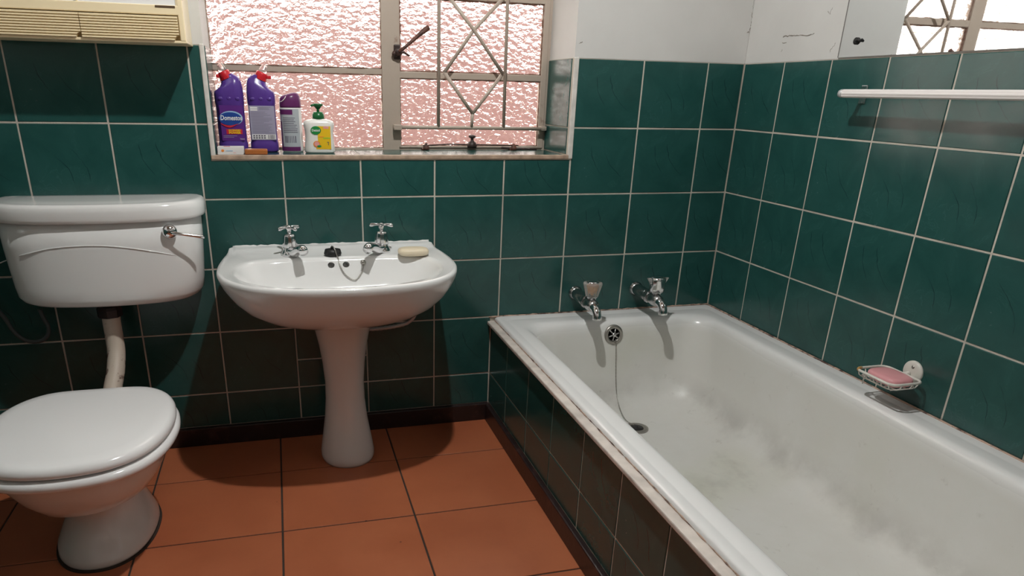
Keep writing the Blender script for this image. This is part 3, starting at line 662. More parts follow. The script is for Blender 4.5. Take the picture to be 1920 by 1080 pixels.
# ------------------------------------------------------------------ washbasin on its pedestal
bas = thing('pedestal_basin', 'white ceramic washbasin on a flared pedestal', 'washbasin', (.823, -.20, 0))
CX = .823; NB = 96
outer = halfshape(CX, [(0, -.001), (.15, -.001), (.27, -.001), (.309, -.004), (.321, -.05), (.331, -.13), (.336, -.22), (.329, -.305), (.297, -.395), (.228, -.467), (.125, -.507), (0, -.519)], NB)
inner = halfshape(CX, [(0, -.138), (.11, -.138), (.20, -.146), (.262, -.176), (.288, -.235), (.283, -.315), (.245, -.393), (.175, -.448), (.09, -.474), (0, -.481)], NB)
cb = np.array([CX, -.21])
rings = []
for z, s_ in ((.486, .30), (.489, .42), (.500, .56), (.520, .705), (.545, .82), (.575, .905), (.605, .962), (.626, .990), (.638, 1.0), (.6455, .998)):
    rings.append(ring_at(outer, z, s_, s_, cb))
    rings[-1] = [(x, min(y, -.001), z_) for x, y, z_ in rings[-1]]
mid = .35*inner+.65*outer
lift = lambda y: .011*max(0.0, min(1.0, (y+.05)/.03))          # raised upstand along the wall
def deck(o, z): return [(p[0], min(p[1], -.001), z+lift(p[1])) for p in o]
rings.append(deck(outer+(cb-outer)*.012, .6495)); rings.append(deck(outer+(cb-outer)*.03, .6505)); rings.append(deck(.8*outer+.2*inner, .6495))
rings.append(deck(mid, .6480)); rings.append(deck(.15*outer+.85*inner, .6470)); rings.append(deck(inner, .6440))
ci = np.array([CX, -.335])
for z, s_ in ((.636, .975), (.62, .94), (.60, .89), (.575, .82), (.552, .73), (.535, .61), (.524, .45), (.518, .27), (.515, .08)):
    rings.append(ring_at(inner, z, s_, s_, ci))
m = MB(); m.loft(rings); basin = link('basin', m, 'ceramic', bas)
ped = []
for z, hx, hyf, hyb, cy in ((.505, .097, .105, .08, -.175), (.48, .0925, .10, .08, -.175), (.44, .084, .093, .075, -.172), (.39, .074, .084, .07, -.168), (.33, .066, .076, .065, -.163), (.26, .0608, .070, .06, -.158), (.20, .0618, .071, .06, -.158),
                       (.14, .067, .078, .06, -.158), (.09, .0745, .090, .06, -.158), (.05, .081, .102, .06, -.159), (.022, .0855, .109, .06, -.160), (.008, .086, .110, .06, -.160), (0.0, .084, .107, .06, -.160)):
    ring = []
    for k in range(48):
        t = 2*math.pi*k/48; c, s_ = math.cos(t), math.sin(t); ring.append((CX+.003+hx*math.copysign(abs(c)**.92, c), cy+(hyb if s_ > 0 else hyf)*math.copysign(abs(s_)**.92, s_), z))
    ped.append(ring)
m = MB(); m.loft(ped[::-1]); link('pedestal', m, 'ceramic', bas)
def on_bowl(u, v):
    p_ = PX(u, v, 1, -.15)
    for _ in range(6): p_ = PX(u, v, 1, -.335+.197*float(np.interp(p_[2], [.552, .575, .60, .62, .636, .644], [.73, .82, .89, .94, .975, 1.0])))
    return p_
for u, v in ((621, 497), (649, 496)):
    p0 = on_bowl(u, v); m = MB(); m.lathe([(.0088, -.04), (.0088, .015)], p0, Vector((0, -1, .35)), 24, sx=1.15); cut(basin, [m])
m = MB(); m.lathe([(.030, 0), (.030, .003), (.020, .002)], (CX, -.335, .5155), (0, 0, 1), 24); link('waste_ring', m, 'chrome_worn', basin)
def basin_tap(x, y, tip):
    ang = math.atan2(tip[1]-y, tip[0]-x)
    z = .648; t = MB(); t.lathe([(.027, 0), (.027, .006), (.0225, .012), (.020, .022), (.0205, .026)], (x, y, z), (0, 0, 1), 28); 
    t.lathe([(.0205, .024), (.0215, .030), (.0175, .056), (.0165, .062), (.0105, .064)], (x, y, z), (0, 0, 1), 40, flute=10, fd=.03)
    body = link('tap', t, 'chrome', bas)
    d = Vector((math.cos(ang), math.sin(ang), 0)); c = Vector((x, y, z))
    T_ = Vector(tip)-c; sp_ = spline([c+Vector((0, 0, .012)), c+T_*.3+Vector((0, 0, .004)), c+T_*.62+Vector((0, 0, .007)), c+T_*.88+Vector((0, 0, .004)), c+T_*1.0-Vector((0, 0, .006))], 14)
    m = MB(); m.tube(sp_, [.016, .0158, .0155, .0150, .0145, .014, .0137, .0135, .0135, .0137, .014, .0143, .014, .0128], 16); link('spout', m, 'chrome', body)
    m = MB(); m.lathe([(.0065, .060), (.0060, .074), (.0085, .078), (.0085, .086), (.005, .089)], c, (0, 0, 1), 16); 
    for k in range(4):
        a = ang+.25+math.pi/2*k; e = Vector((math.cos(a), math.sin(a), 0)); b0 = c+Vector((0, 0, .083))
        m.tube([b0, b0+e*.016+Vector((0, 0, .0005)), b0+e*.030-Vector((0, 0, .001)), b0+e*.036-Vector((0, 0, .002))], [.0036, .0040, .0062, .0046], 10)
    link('tap_head', m, 'chrome', body)
basin_tap(.690, -.088, PX(570, 470, 1, -.198)); basin_tap(.966, -.080, PX(688, 466, 1, -.195))
# plug lying on the deck and its chain
pg = PX(624, 476, 2, .652)
m = MB(); m.lathe([(.021, -.003), (.023, .002), (.020, .014), (.010, .0155)], (pg[0], pg[1], .652), (0, 0, 1), 24, sx=1.15); m.lathe([(.004, .014), (.004, .022)], (pg[0]-.002, pg[1], .652), (0, 0, 1), 10); plug = link('basin_plug', m, 'black_rubber', bas)
an = on_bowl(681, 492)
cpts = [(pg[0]-.002, pg[1], .675), (pg[0]+.004, pg[1]-.02, .672), PX(634, 485, 1, -.140)]+[on_bowl(u, v)+np.array([0, -.004, .002]) for u, v in ((638, 500), (647, 515), (660, 524), (668, 524), (677, 513), (681, 502))]+[an]
m = MB(); ch = spline(cpts, 64); m.tube(ch, [.0014 if k % 2 else .0021 for k in range(64)], 6); link('plug_chain', m, 'steel_dull', bas)
m = MB(); m.lathe([(.0085, -.003), (.0085, .002), (.004, .005)], an, (0, -1, .3), 14); m.tube([an+np.array([.005*math.cos(a), -.007, .005*math.sin(a)-.004]) for a in np.linspace(0, 6.28, 13)[:-1]], .0015, 6, closed=True); link('chain_anchor', m, 'steel_dull', bas)
# white residue of the seal along the wall
m = MB(); P = [(x, -.001, .6605) for x in np.linspace(.52, 1.13, 60)]; m.tube(P, [.0035*(.4+random.random()) for _ in P], 6); link('sealant', m, 'label_white', bas)
# supply hose behind the pedestal
hs = spline([tuple(PX(u, v, 1, y)) for u, v, y in ((768, 560, -.06), (777, 568, -.05), (780, 582, -.042), (775, 595, -.036), (762, 606, -.03), (735, 613, -.024), (700, 617, -.018), (670, 617, -.012))], 40)
m = MB(); m.tube(hs, [.0062 if k % 2 else .0070 for k in range(40)], 10); tag(link('supply_hose', m, 'hose_grey', org=hs[0]), 'thin braided metal hose under the washbasin', 'hose')
# soap on the basin
sp_c = PX(775, 470, 2, .662)
m = MB(); m.ball((sp_c[0], sp_c[1]+.002, .6595), .047, .030, .0125, 32, 14, .62)
so = link('soap_bar', m, 'soap_cream', org=(sp_c[0], sp_c[1], .647)); tag(so, 'cream bar of soap on the washbasin beside the tap', 'soap')
so.rotation_euler = (0, 0, math.radians(-4))

# ------------------------------------------------------------------ toilet
toi = thing('toilet', 'white toilet pan with closed seat and flared foot', 'toilet', (.165, -.5, 0))
TX = .165
lid_o = halfshape(TX, [(0, -.318), (.06, -.318), (.098, -.321), (.135, -.333), (.176, -.370), (.203, -.424), (.2165, -.492), (.2175, -.562), (.202, -.646), (.164, -.719), (.098, -.767), (0, -.783)], 80)
lc = np.array([TX, -.52])
S = lambda z, s_, o_=lid_o: ring_at(o_, z, s_, s_, lc)
m = MB(); m.loft([S(.3335, .90), S(.3335, .945), S(.3355, .966), S(.340, .975), S(.346, .973), S(.352, .962), S(.3575, .938), S(.3605, .900), S(.3615, .80), S(.362, .4), S(.362, .08)]); link('lid', m, 'seat_plastic', toi)
m = MB(); m.loft([S(.3045, .90), S(.3045, .97), S(.307, .992), S(.312, 1.003), S(.319, 1.003), S(.325, .992), S(.3285, .965), S(.3285, .86)]); link('seat', m, 'seat_plastic', toi)
def egg(z, hx, yb_, yf, n=64, e=2.2):
    cy = yb_+(yf-yb_)*.45; out = []
    for k in range(n):
        t = 2*math.pi*k/n; c, s_ = math.cos(t), math.sin(t)
        out.append((TX+hx*math.copysign(abs(c)**(2/e), c), cy+((yb_-cy) if s_ > 0 else (cy-yf))*math.copysign(abs(s_)**(2/e), s_), z))
    return out
bowl = [egg(0, .117, -.300, -.640), egg(.010, .1195, -.298, -.644), egg(.022, .118, -.30, -.640), egg(.042, .109, -.308, -.618), egg(.068, .099, -.318, -.596), egg(.098, .0895, -.327, -.580), egg(.128, .0855, -.332, -.574), egg(.150, .088, -.335, -.580),
        egg(.158, .100, -.330, -.612), egg(.168, .122, -.326, -.655), egg(.190, .146, -.322, -.692), egg(.225, .167, -.321, -.722), egg(.265, .184, -.321, -.746), egg(.295, .193, -.321, -.760), egg(.306, .196, -.321, -.764)]
m = MB(); m.loft(bowl); m.bbox(TX-.095, TX+.095, -.345, -.245, .215, .304, .02, 3); link('bowl', m, 'ceramic', toi)
for s_ in (-1, 1):
    m = MB(); m.tube([(TX+s_*.055, -.300, .29), (TX+s_*.055, -.300, .330)], .010, 12); m.tube([(TX+s_*.035, -.312, .334), (TX+s_*.075, -.312, .334)], .008, 12); link('hinge', m, 'seat_plastic', toi)
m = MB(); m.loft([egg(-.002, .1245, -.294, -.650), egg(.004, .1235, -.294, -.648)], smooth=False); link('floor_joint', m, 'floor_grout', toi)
# a stub of soil pipe behind the foot
# cistern on the wall
cis = thing('cistern', 'white ceramic wall hung toilet cistern with chrome flush lever', 'cistern', (.186, -.1, .54))
cis_o = halfshape(.186, [(0, -.001), (.14, -.001), (.24, -.001), (.262, -.012), (.267, -.055), (.262, -.105), (.236, -.150), (.175, -.182), (.09, -.198), (0, -.203)], 80)
cc = np.array([.186, -.06])
C = lambda z, sx, sy: [(x, min(y, -.001), z_) for x, y, z_ in ring_at(cis_o, z, sx, sy, cc)]
m = MB(); m.loft([C(.537, .55, .55), C(.5375, .72, .74), C(.541, .82, .84), C(.549, .88, .895), C(.562, .917, .93), C(.59, .932, .94), (C(.64, .947, .945)), C(.70, .962, .945), C(.778, .968, .935)]); tank = link('tank', m, 'ceramic', cis)
m = MB(); m.loft([C(.772, .95, .95), C(.772, 1.0, 1.0), C(.775, 1.018, 1.02), C(.782, 1.026, 1.03), C(.800, 1.026, 1.03), C(.811, 1.018, 1.02), C(.818, .995, .99), C(.8205, .96, .945), C(.8195, .90, .87), C(.8215, .84, .78), C(.8225, .5, .5), C(.8225, .1, .1)]); link('lid', m, 'ceramic', cis)
# raised arch line on the front
def cis_y(x, z):
    f = np.interp(z, [.549, .562, .59, .64, .70, .778], [.895, .93, .94, .945, .945, .935]); fxs = np.interp(z, [.549, .562, .59, .64, .70, .778], [.88, .917, .932, .947, .962, .968])
    xx = .186+(x-.186)/fxs; fr = cis_o[cis_o[:, 1] < -.055]; o_ = np.argsort(fr[:, 0]); y = np.interp(xx, fr[o_, 0], fr[o_, 1]); return cc[1]+(y-cc[1])*f
arch = []
for u, v in ((-15, 500), (10, 489), (40, 479), (90, 467), (140, 462), (190, 461), (240, 465), (290, 472), (330, 479)):
    p0 = PX(u, v, 1, -.19)
    for _ in range(6): p0 = PX(u, v, 1, float(cis_y(p0[0], p0[2])))
    arch.append(p0+np.array([0, -.0006, 0]))
m = MB(); A = spline(arch, 40); m.tube(A, [.0002]+[.0017]*38+[.0002], 6); link('arch_line', m, 'ceramic', tank)
lv = PX(318, 434, 1, -.165); ly = float(cis_y(lv[0], lv[2])); lv = PX(318, 434, 1, ly-.008)
m = MB(); m.lathe([(.012, -.014), (.0195, 0), (.0195, .006), (.015, .013), (.006, .017)], lv, (.25, -1, 0), 22); lever = link('flush_lever', m, 'chrome', cis)
tip = PX(383, 444.5, 1, ly-.012)
m = MB(); m.tube(spline([lv+np.array([.0, -.010, -.001]), lv+np.array([.03, -.016, -.005]), tip], 10), [.0052, .0050, .0046, .0042, .004, .004, .0042, .0046, .005, .0048], 10); link('lever_arm', m, 'chrome', lever)
# flush pipe
fp = spline([tuple(PX(208, 578, 1, -.11)), tuple(PX(209, 600, 1, -.11)), tuple(PX(214, 630, 1, -.115)), tuple(PX(218, 660, 1, -.13)), tuple(PX(217, 695, 1, -.165)), tuple(PX(212, 725, 1, -.205)), (.165, -.262, .272)], 40)
pipe = thing('flush_pipe', 'off white plastic flush pipe with brown stains below the cistern', 'pipe', tuple(fp[-1]))
m = MB(); m.tube(fp, .0245, 18); link('pipe', m, 'pipe_plastic', pipe)
m = MB(); m.lathe([(.034, 0), (.034, .022), (.029, .030)], tuple(PX(207, 592, 1, -.11)), (0, 0, 1), 8, smooth=False); link('coupling_nut', m, 'skirting_paint', pipe)
hs = spline([tuple(PX(u, v, 1, -.05)) for u, v in ((-40, 540), (-10, 575), (10, 598), (24, 619), (42, 635), (62, 641), (82, 637), (91, 624), (90, 611), (82, 597), (74, 580))], 50)
m = MB(); m.tube(hs, .006, 8); tag(link('supply_hose', m, 'hose_dark', org=hs[0]), 'dark looped hose feeding the toilet cistern', 'hose')

# ------------------------------------------------------------------ wall cabinet
cab = thing('bathroom_cabinet', 'cream plastic bathroom cabinet with white doors and ribbed drawers', 'cabinet', (.226, -.0, 1.218))
cx0, cx1, cy, cz0, cz1 = -.016, .470, -.148, 1.218, 1.72
m = MB(); m.bbox(cx0, cx0+.014, cy, .0005, cz0, cz1, .003); m.bbox(cx1-.014, cx1, cy, .0005, cz0, cz1, .003); m.bbox(cx0+.010, cx1-.010, cy+.004, .0005, cz1-.016, cz1, .003)
m.bbox(cx0+.010, cx1-.010, cy, -.002, 1.278, 1.300, .002); m.bbox(cx0+.01, cx1-.01, -.01, .0005, cz0, cz1, .001)
link('body', m, 'cabinet_cream', cab)
m = MB(); m.bbox(cx0, cx1+.001, cy+.001, .0005, cz0-.004, cz0+.002, .0015); m.box(cx0+.012, cx1-.012, cy+.02, -.01, cz0+.002, 1.279); link('bottom_board', m, 'cabinet_cream', cab)
for x0, x1 in ((cx0+.0155, .2270), (.2288, cx1-.0155)):
    nr = 9; z0, z1 = cz0+.002, 1.2755; yb_ = cy-.001; prof = [(-.02, z0)]
    for k in range(nr):
        a, b_ = z0+(z1-z0)*k/nr, z0+(z1-z0)*(k+1)/nr; prof += [(yb_+.003, a), (yb_-.003, a+.0014), (yb_-.003, b_-.0020)]
    prof += [(yb_+.003, z1), (-.02, z1)]
    m = MB(); m.loft([[(xx, y_, z_) for y_, z_ in prof] for xx in (x0, x1)], smooth=False); dr_o = link('drawer', m, 'cabinet_cream', cab)
    m = MB(); m.lathe([(.0125, -.022), (.0125, .02)], (x1+.001, yb_, cz0+.002), (0, -1, 0), 28); cut(dr_o, [m])
for x0, x1, yy in ((cx0+.012, .2335, cy+.008), (.2265, cx1-.012, cy+.002)):
    m = MB(); m.box(x0+.003, x1-.003, yy+.001, yy+.004, 1.300, cz1-.012); dm = link('sliding_door', m, 'door_white', cab)
    for xe in (x0, x1-.004): m = MB(); m.box(xe, xe+.004, yy-.0005, yy+.005, 1.299, cz1-.012); link('door_edge', m, 'cabinet_cream', dm)
m = MB(); m.bbox(.405, .452, cy-.001, cy+.004, 1.2935, 1.299, .001); link('door_strip', m, 'cabinet_dark', cab)  # thin brown strip below the right-hand door

# ------------------------------------------------------------------ right wall: mirror, towel rail, soap dish
mir = thing('wall_mirror', 'frameless mirror screwed to the white wall above the bath', 'mirror', (XR, -.95, ZS[-1]))
m = MB(); m.box(XR-.004, XR+.002, -1.50, -.4315, ZS[-1]+.003, 1.95); link('mirror_pane', m, 'mirror_glass', mir)
m = MB(); m.box(XR-.0045, XR+.002, -.4312, -.4285, ZS[-1]+.003, 1.95); link('mirror_edge', m, 'mirror_edge', mir)
s0 = PX(1606, 77, 0, XR-.005)
m = MB(); m.lathe([(.009, 0), (.009, .003), (.005, .006)], s0, (-1, 0, 0), 16); link('screw', m, 'black_rubber', mir)
m = MB(); m.tube([s0+np.array([-.003, -.002, 0]), s0+np.array([-.004, -.012, .002]), s0+np.array([-.004, -.018, -.001])], [.004, .0045, .003], 8); link('screw', m, 'black_rubber', mir)
rail = thing('towel_rail', 'white ribbed plastic towel rail on chrome brackets', 'towel rail', (XR, -.6, 1.13))
xr = XR-.072; ra = PX(1580, 175, 0, xr); rz = ra[2]-.0005; y0, y1 = ra[1], -1.32
prof = []
for k in range(48):
    t = 2*math.pi*k/48; r_ = .0098+.0005*math.cos(8*t); prof.append((r_*math.cos(t), r_*math.sin(t)*1.02))
m = MB(); m.loft([[(xr+a*.8, yy, rz+b_) for a, b_ in prof] for yy in (y0, y1)], smooth=False); link('rail', m, 'rail_white', rail)
for yy, s_ in ((y0, 1), (y1, -1)):
    m = MB(); m.lathe([(.0102, -.003), (.0106, .004), (.0092, .010), (.004, .014)], (xr, yy, rz), (0, s_, 0), 20, sx=.85); link('end_cap', m, 'hose_grey', rail)
for yy in (PX(1621, 175, 0, XR)[1], y1+.03):
    m = MB(); m.bbox(XR-.005, XR+.0005, yy-.011, yy+.011, rz-.024, rz+.022, .002); m.lathe([(.010, 0), (.010, .006), (.0075, .012), (.0065, .03)], (XR-.004, yy, rz), (-1, 0, 0), 18); m.tube([(XR-.02, yy, rz), (xr+.004, yy, rz)], .0065, 12); link('bracket', m, 'chrome', rail)
# wire soap dish
dish = thing('soap_dish', 'white wire soap dish with a round wall plate above the bath rim', 'soap dish', (XR, -.91, .46))
dz = .4665; e1 = PX(1607, 693, 2, dz); e2 = PX(1679, 726, 2, dz); e3 = PX(1729, 716, 2, dz); e4 = PX(1654, 683, 2, dz)
xo, xi = (e1[0]+e2[0])/2, min(XR-.006, (e3[0]+e4[0])/2); yo, yi = (e1[1]+e4[1])/2, (e2[1]+e3[1])/2
loop = rr(xo, xi, yi, yo, .020, dz, 6); m = MB(); m.tube(loop, .0034, 8, closed=True); link('rim_wire', m, 'wire_white', dish)
m = MB(); lo2 = rr(xo+.008, xi-.008, yi+.008, yo-.008, .018, dz-.016, 6); m.tube(lo2, .0018, 8, closed=True); link('base_wire', m, 'wire_white', dish)
for k in range(5):
    yy = yi+(yo-yi)*(k+.5)/5
    m = MB(); m.tube([(xo, yy, dz), (xo+.005, yy, dz-.012), (xo+.012, yy, dz-.0175), (xi-.012, yy, dz-.0175), (xi-.005, yy, dz-.012), (xi, yy, dz)], .0016, 6); link('cross_wire', m, 'wire_white', dish)
for k in range(2):
    xx = xo+(xi-xo)*(k+1)/3
    m = MB(); m.tube([(xx, yo, dz), (xx, yo-.006, dz-.014), (xx, yo-.016, dz-.0195), (xx, yi+.016, dz-.0195), (xx, yi+.006, dz-.014), (xx, yi, dz)], .0016, 6); link('cross_wire', m, 'wire_white', dish)
m = MB(); m.tube([(xo+.022, yo-.014, dz-.018), (xo+.022, yo-.013, dz-.040)], .002, 6); link('cross_wire', m, 'wire_white', dish)
m = MB(); m.tube([loop[6+k] for k in range(0, 5)], .0042, 8); link('rust_patch', m, 'wire_rust', dish)
pc = PX(1713, 697, 0, XR)
m = MB(); m.lathe([(.029, -.001), (.029, .003), (.026, .0065), (.014, .008)], pc, (-1, 0, 0), 32, sx=1.0); wp = link('wall_plate', m, 'wire_white', dish)
m = MB(); m.lathe([(.0042, .0065), (.0042, .0088)], pc+np.array([0, -.002, .014]), (-1, 0, 0), 12); link('screw', m, 'steel_dull', wp)
m = MB(); m.tube([pc+np.array([-.004, .004, -.006]), (xi, pc[1]+.012, dz), ], [.007, .0045], 10); link('stem', m, 'wire_white', dish)
m = MB(); m.ball(((xo+xi)/2+.001, (yo+yi)/2+(-.004), dz-.0035), (xi-xo)/2-.009, (yo-yi)/2-.011, .0140, 32, 14, .62)
tag(link('soap_bar', m, 'soap_pink', org=((xo+xi)/2, (yo+yi)/2, dz-.0175)), 'pink bar of soap in the wire dish above the bath', 'soap')

# ------------------------------------------------------------------ things on the window sill
ZS0 = WZ0+.0003
def lines(par, x0, x1, z0, z1, n_, y, mat, h=.0014):
    m = MB()
    for k in range(n_):
        z = z1-(z1-z0)*(k+.5)/n_; e = x0+(x1-x0)*random.uniform(.55, 1.0); m.box(x0, e, y, y+.0004, z-h/2, z+h/2)
    link('print_lines', m, mat, par)
def bleach_bottle(x, y, turned, label):
    b_ = thing('bleach_bottle', label, 'bottle', (x, y, ZS0)); s_ = -1 if turned else 1
    hx, hy = .0425, .026
    def sec(z, l, r, d, tilt=0):       # section from x-l to x+r (mirrored when turned), lifted towards one side
        a, c_ = (x-l, x+r) if s_ > 0 else (x-r, x+l); rad = min(d*.98, (c_-a)*.48)
        R = rr(a, c_, y-d, y+d, rad, 0, 6); mid_ = (a+c_)/2; hw = (c_-a)/2
        return [(px, py, ZS0+z+tilt*s_*(px-mid_)/max(hw, 1e-6)) for px, py, _ in R]
    m = MB(); m.loft([sec(0, hx*.9, hx*.9, hy*.86), sec(.003, hx*.98, hx*.98, hy*.97), sec(.006, hx, hx, hy), sec(.026, hx, hx, hy), sec(.030, hx*.965, hx*.965, hy*.95), sec(.034, hx*.96, hx*.96, hy*.945), sec(.135, hx*.955, hx*.955, hy*.945), sec(.140, hx*.985, hx*.985, hy),
                     sec(.166, hx, hx*.985, hy, .001), sec(.178, hx*.97, hx*.96, hy*.98, .006), sec(.188, hx*.80, hx*.90, hy*.93, .011), sec(.197, hx*.58, hx*.80, hy*.82, .013), sec(.205, hx*.46, hx*.62, hy*.64, .012), sec(.211, hx*.42, hx*.42, hy*.56, .009), sec(.216, hx*.42, hx*.36, hy*.54, .007)])
    link('bottle_body', m, 'purple_plastic', b_)
    ax = Vector((-.42*s_, 0, 1)).normalized(); c0 = Vector((x-.002*s_, y, ZS0+.207))
    m = MB(); m.lathe([(.0165, 0), (.0175, .004), (.0172, .018), (.0155, .022)], c0, ax, 24); cap = link('cap', m, 'red_plastic', b_)
    m = MB(); m.lathe([(.0185, .0), (.0185, .005)], c0, ax, 10, smooth=False); m.bbox(c0.x-.024*s_-.005, c0.x-.024*s_+.009, y-.008, y+.008, c0.z+.002, c0.z+.012, .002); link('cap_collar', m, 'red_plastic', cap)
    m = MB(); m.lathe([(.0130, .021), (.0110, .030), (.0085, .042), (.007, .044)], c0, ax, 20); link('nozzle_cover', m, 'clear_plastic', cap)
    for k in range(3):
        m = MB(); m.ball((x-.024+.024*k, y-hy*.97, ZS0+.153), .007, .0025, .005, 14, 8); link('grip_dimple', m, 'purple_plastic', b_)
    return b_, x, y-hy*.945-.0006
fy_ = .118
b1, bx_, f_ = bleach_bottle(.546, fy_, False, 'purple bleach bottle with red cap, its front label facing the room')
link('front_label', plate(bx_-.030, bx_+.036, ZS0+.034, ZS0+.134, f_), 'purple_label', b1)
link('emblem', disc(bx_+.001, ZS0+.098, .0335, .0205, f_-.0006), 'label_lightblue', b1)
link('emblem', disc(bx_-.001, ZS0+.0965, .0325, .0185, f_-.0010), 'label_blue', b1)
m = MB(); m.loft([[(bx_-.030+.05*t+0, f_-.0016, ZS0+.0835-.006*math.sin(math.pi*t)-w_*(.0015+.0045*math.sin(math.pi*min(1, t*1.1)))) for t in np.linspace(0, 1, 14)]+[(bx_-.030+.05*t, f_-.0010, ZS0+.0835-.006*math.sin(math.pi*t)-w_*(.0015+.0045*math.sin(math.pi*min(1, t*1.1)))) for t in np.linspace(1, 0, 14)] for w_ in (0, 1)], smooth=False); link('emblem_swoosh', m, 'label_red', b1)
text_on('Domestos', .0185, 'print_white', b1, (bx_+.001, f_-.0018, ZS0+.0985), squash=.80, bold=.0004, shear=.12)
link('banner', plate(bx_-.016, bx_+.030, ZS0+.053, ZS0+.067, f_-.0007), 'label_red', b1)
text_on('EXTENDED', .0068, 'label_yellow', b1, (bx_+.008, f_-.0012, ZS0+.0636), squash=1.0, bold=.0003)
text_on('POWER', .0085, 'label_yellow', b1, (bx_+.008, f_-.0012, ZS0+.0567), squash=1.15, bold=.0004)
lines(b1, bx_-.026, bx_+.024, ZS0+.042, ZS0+.050, 2, f_-.0006, 'label_grey', .0011)
text_on('750ml', .0052, 'print_white', b1, (bx_+.028, f_-.0010, ZS0+.0390))
b2, bx_, f_ = bleach_bottle(.637, fy_+.012, True, 'purple bleach bottle with red cap, its grey small-print back label showing')
link('back_label', plate(bx_-.036, bx_+.037, ZS0+.036, ZS0+.134, f_), 'label_grey', b2)
lines(b2, bx_-.033, bx_+.034, ZS0+.054, ZS0+.118, 15, f_-.0005, 'print_grey', .0012)
lines(b2, bx_-.033, bx_-.012, ZS0+.119, ZS0+.131, 2, f_-.0005, 'label_white', .0045); lines(b2, bx_-.008, bx_+.034, ZS0+.122, ZS0+.131, 3, f_-.0005, 'print_grey', .0012)
link('code_box', plate(bx_-.034, bx_+.036, ZS0+.038, ZS0+.052, f_-.0005), 'label_white', b2)
m = MB()
for k in range(9): m.box(bx_+.013+.0023*k, bx_+.013+.0023*k+random.choice((.0007, .0013)), f_-.0010, f_-.0006, ZS0+.039, ZS0+.051)
link('barcode', m, 'print_dark', b2)
m = MB()
for k in range(5):
    for j in range(2): m.box(bx_-.031+.0078*k, bx_-.031+.0078*k+.0052, f_-.0010, f_-.0006, ZS0+.040+.006*j, ZS0+.0440+.006*j)
link('symbol', m, 'print_dark', b2)
# aerosol can
can = thing('aerosol_can', 'white and silver air freshener can with dark plum cap', 'spray can', (.722, .128, ZS0)); ax_, ay_ = .722, .128
hx, hy = .0325, .027
m = MB(); m.loft([ell(ax_, ay_, hx*s_, hy*s_, ZS0+z, 36) for z, s_ in ((0, .92), (.002, .98), (.005, 1.0), (.128, 1.0), (.131, .97), (.133, .90))]); body = link('can_body', m, 'label_white', can)
m = MB(); m.loft([[(ax_+(px-ax_)*s_, ay_+(py-ay_)*s_, ZS0+z+ (lean*(px-ax_))) for px, py, _ in ell(ax_, ay_, hx, hy, 0, 36)] for z, s_, lean in ((.130, 1.0, 0), (.134, 1.01, 0), (.150, .985, .03), (.160, .93, .08), (.1665, .80, .12), (.170, .55, .12), (.171, .15, .05))]); cp = link('cap', m, 'plum_plastic', can)
m = MB(); m.tube(spline([(ax_-.030, ay_-.016, ZS0+.146), (ax_-.024, ay_-.0245, ZS0+.148), (ax_-.016, ay_-.0245, ZS0+.155), (ax_-.009, ay_-.017, ZS0+.1665)], 14), .0011, 6); link('cap_rim', m, 'label_white', cp)
def wrap(a0, a1, z0, z1, off, mat, par, nm):     # a piece of printed wrap on the can, angles from the front towards the right
    m = MB(); A = np.linspace(math.radians(a0), math.radians(a1), 12)
    m.add([(ax_+math.sin(a)*(hx+off), ay_-math.cos(a)*(hy+off), ZS0+z) for z in (z0, z1) for a in A], [(i, i+1, 13+i, 12+i) for i in range(11)]); link(nm, m, mat, par)
wrap(-78, 46, .014, .126, .0004, 'label_silver', can, 'wrap'); wrap(-80, 8, .110, .124, .0008, 'plum_plastic', can, 'wrap'); wrap(-76, 44, .004, .016, .0008, 'plum_plastic', can, 'wrap'); wrap(-85, -58, .016, .09, .0007, 'plum_plastic', can, 'wrap')
for k in range(9): wrap(-48, random.uniform(12, 32), .058+.0052*k, .0595+.0052*k, .0008, 'print_dark', can, 'print_lines')
for k in range(7): wrap(-40+9*k, -40+9*k+random.choice((3, 5)), .028, .048, .0008, 'print_dark', can, 'barcode')
# hand wash
hw = thing('hand_wash_bottle', 'white hand wash bottle with green pump and yellow label', 'soap dispenser', (.803, .088, ZS0)); hx_, hy_ = .803, .088
def hs_(z, a, d): return rr(hx_-a, hx_+a, hy_-d, hy_+d, d*.9, ZS0+z, 7)
m = MB(); m.loft([hs_(0, .042, .020), hs_(.002, .0455, .0225), hs_(.006, .0465, .0235), hs_(.02, .0455, .0235), (hs_(.045, .0425, .0228)), hs_(.065, .0430, .0228), hs_(.080, .0465, .0232), hs_(.087, .0465, .0230), hs_(.093, .043, .021), hs_(.097, .033, .017), hs_(.0985, .020, .014), hs_(.100, .0165, .0135)]); link('bottle_body', m, 'soap_bottle', hw)
m = MB(); m.lathe([(.0155, .098), (.0172, .100), (.0170, .113), (.0150, .1145), (.0145, .1185), (.009, .120)], (hx_, hy_, ZS0), (0, 0, 1), 24, flute=12, fd=.01, sx=1.05); pmp = link('pump_collar', m, 'green_plastic', hw)
m = MB(); m.tube([(hx_, hy_, ZS0+.118), (hx_, hy_, ZS0+.134)], .0042, 10); link('pump_stem', m, 'green_plastic', pmp)
m = MB(); m.lathe([(.0048, .128), (.0085, .134), (.013, .139), (.0125, .1425), (.005, .1435)], (hx_, hy_, ZS0), (0, 0, 1), 20, sx=1.25); m.tube([(hx_, hy_, ZS0+.1395), (hx_-.012, hy_-.006, ZS0+.1395), (hx_-.021, hy_-.010, ZS0+.1365)], [.0042, .0038, .003], 8); link('pump_head', m, 'green_plastic', pmp)
f_ = hy_-.0242
link('label', plate(hx_-.006, hx_+.033, ZS0+.012, ZS0+.079, f_), 'label_yellow', hw)
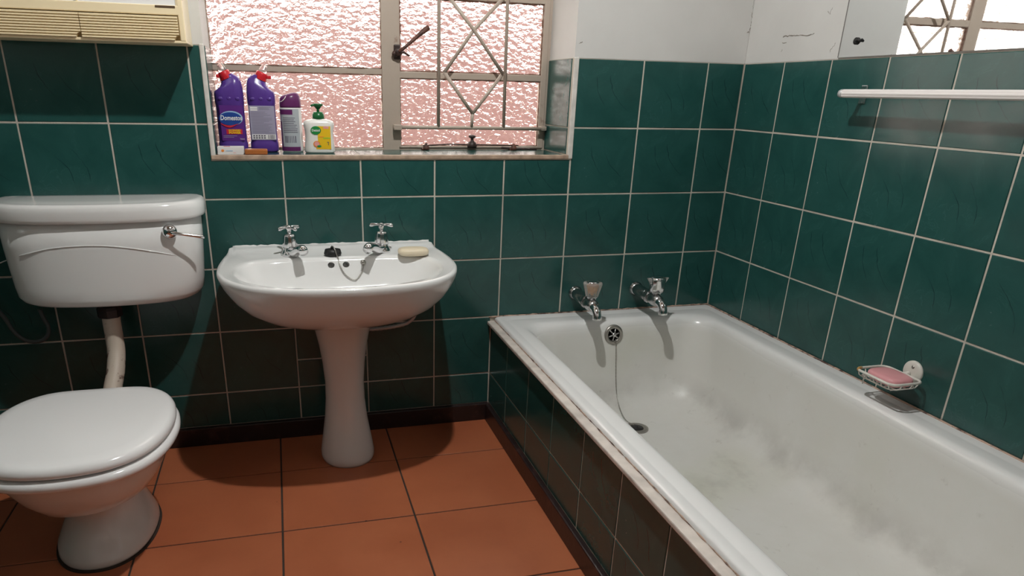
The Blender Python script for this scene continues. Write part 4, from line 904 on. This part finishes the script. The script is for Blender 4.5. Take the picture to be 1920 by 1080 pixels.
link('label', plate(hx_-.012, hx_+.030, ZS0+.012, ZS0+.030, f_+.0002), 'label_yellow', hw)
link('label', plate(hx_+.012, hx_+.028, ZS0+.072, ZS0+.0785, f_-.0005), 'label_pink', hw)
link('emblem', disc(hx_-.011, ZS0+.067, .0155, .0122, f_-.0006), 'label_green', hw)
text_on('Dettol', .0098, 'print_white', hw, (hx_-.011, f_-.0010, ZS0+.067), squash=.95, bold=.0002)
link('flash', plate(hx_+.010, hx_+.032, ZS0+.043, ZS0+.0465, f_-.0006), 'label_lime', hw)
link('flash', plate(hx_-.003, hx_+.012, ZS0+.0475, ZS0+.0495, f_-.0006), 'label_orange', hw)
link('fruit', disc(hx_-.010, ZS0+.027, .0105, .0095, f_-.0006), 'label_orange', hw); link('fruit', disc(hx_-.010, ZS0+.0275, .0075, .0068, f_-.0010), 'label_pink', hw); link('leaf', disc(hx_-.003, ZS0+.021, .0065, .003, f_-.0012), 'label_green', hw)
link('tick', plate(hx_+.021, hx_+.027, ZS0+.032, ZS0+.0335, f_-.0006), 'print_dark', hw); link('tick', plate(hx_+.0245, hx_+.0262, ZS0+.024, ZS0+.032, f_-.0006), 'print_dark', hw)
# small white carton and brown bar at the sill edge
m = MB(); m.bbox(.5045, .5785, .012, .05, ZS0, ZS0+.0225, .0012); bx = link('small_carton', m, 'label_white', org=(.541, .03, ZS0)); tag(bx, 'small white carton lying before the bleach bottle', 'box')
link('logo', disc(.519, ZS0+.0115, .0040, .0036, .0114), 'label_orange', bx); lines(bx, .528, .556, ZS0+.009, ZS0+.013, 1, .0114, 'label_lightblue', .002); lines(bx, .548, .560, ZS0+.004, ZS0+.007, 1, .0114, 'label_pink', .0012)
m = MB(); m.box(.522, .540, .013, .03, ZS0+.0226, ZS0+.0229); link('flash', m, 'label_red', bx)
m = MB(); m.bbox(.5805, .6455, -.002, .036, ZS0+.0006, ZS0+.0165, .004, 3); tag(link('soap_bar', m, 'soap_brown', org=(.613, .017, ZS0)), 'brown bar of soap at the edge of the window sill', 'soap')
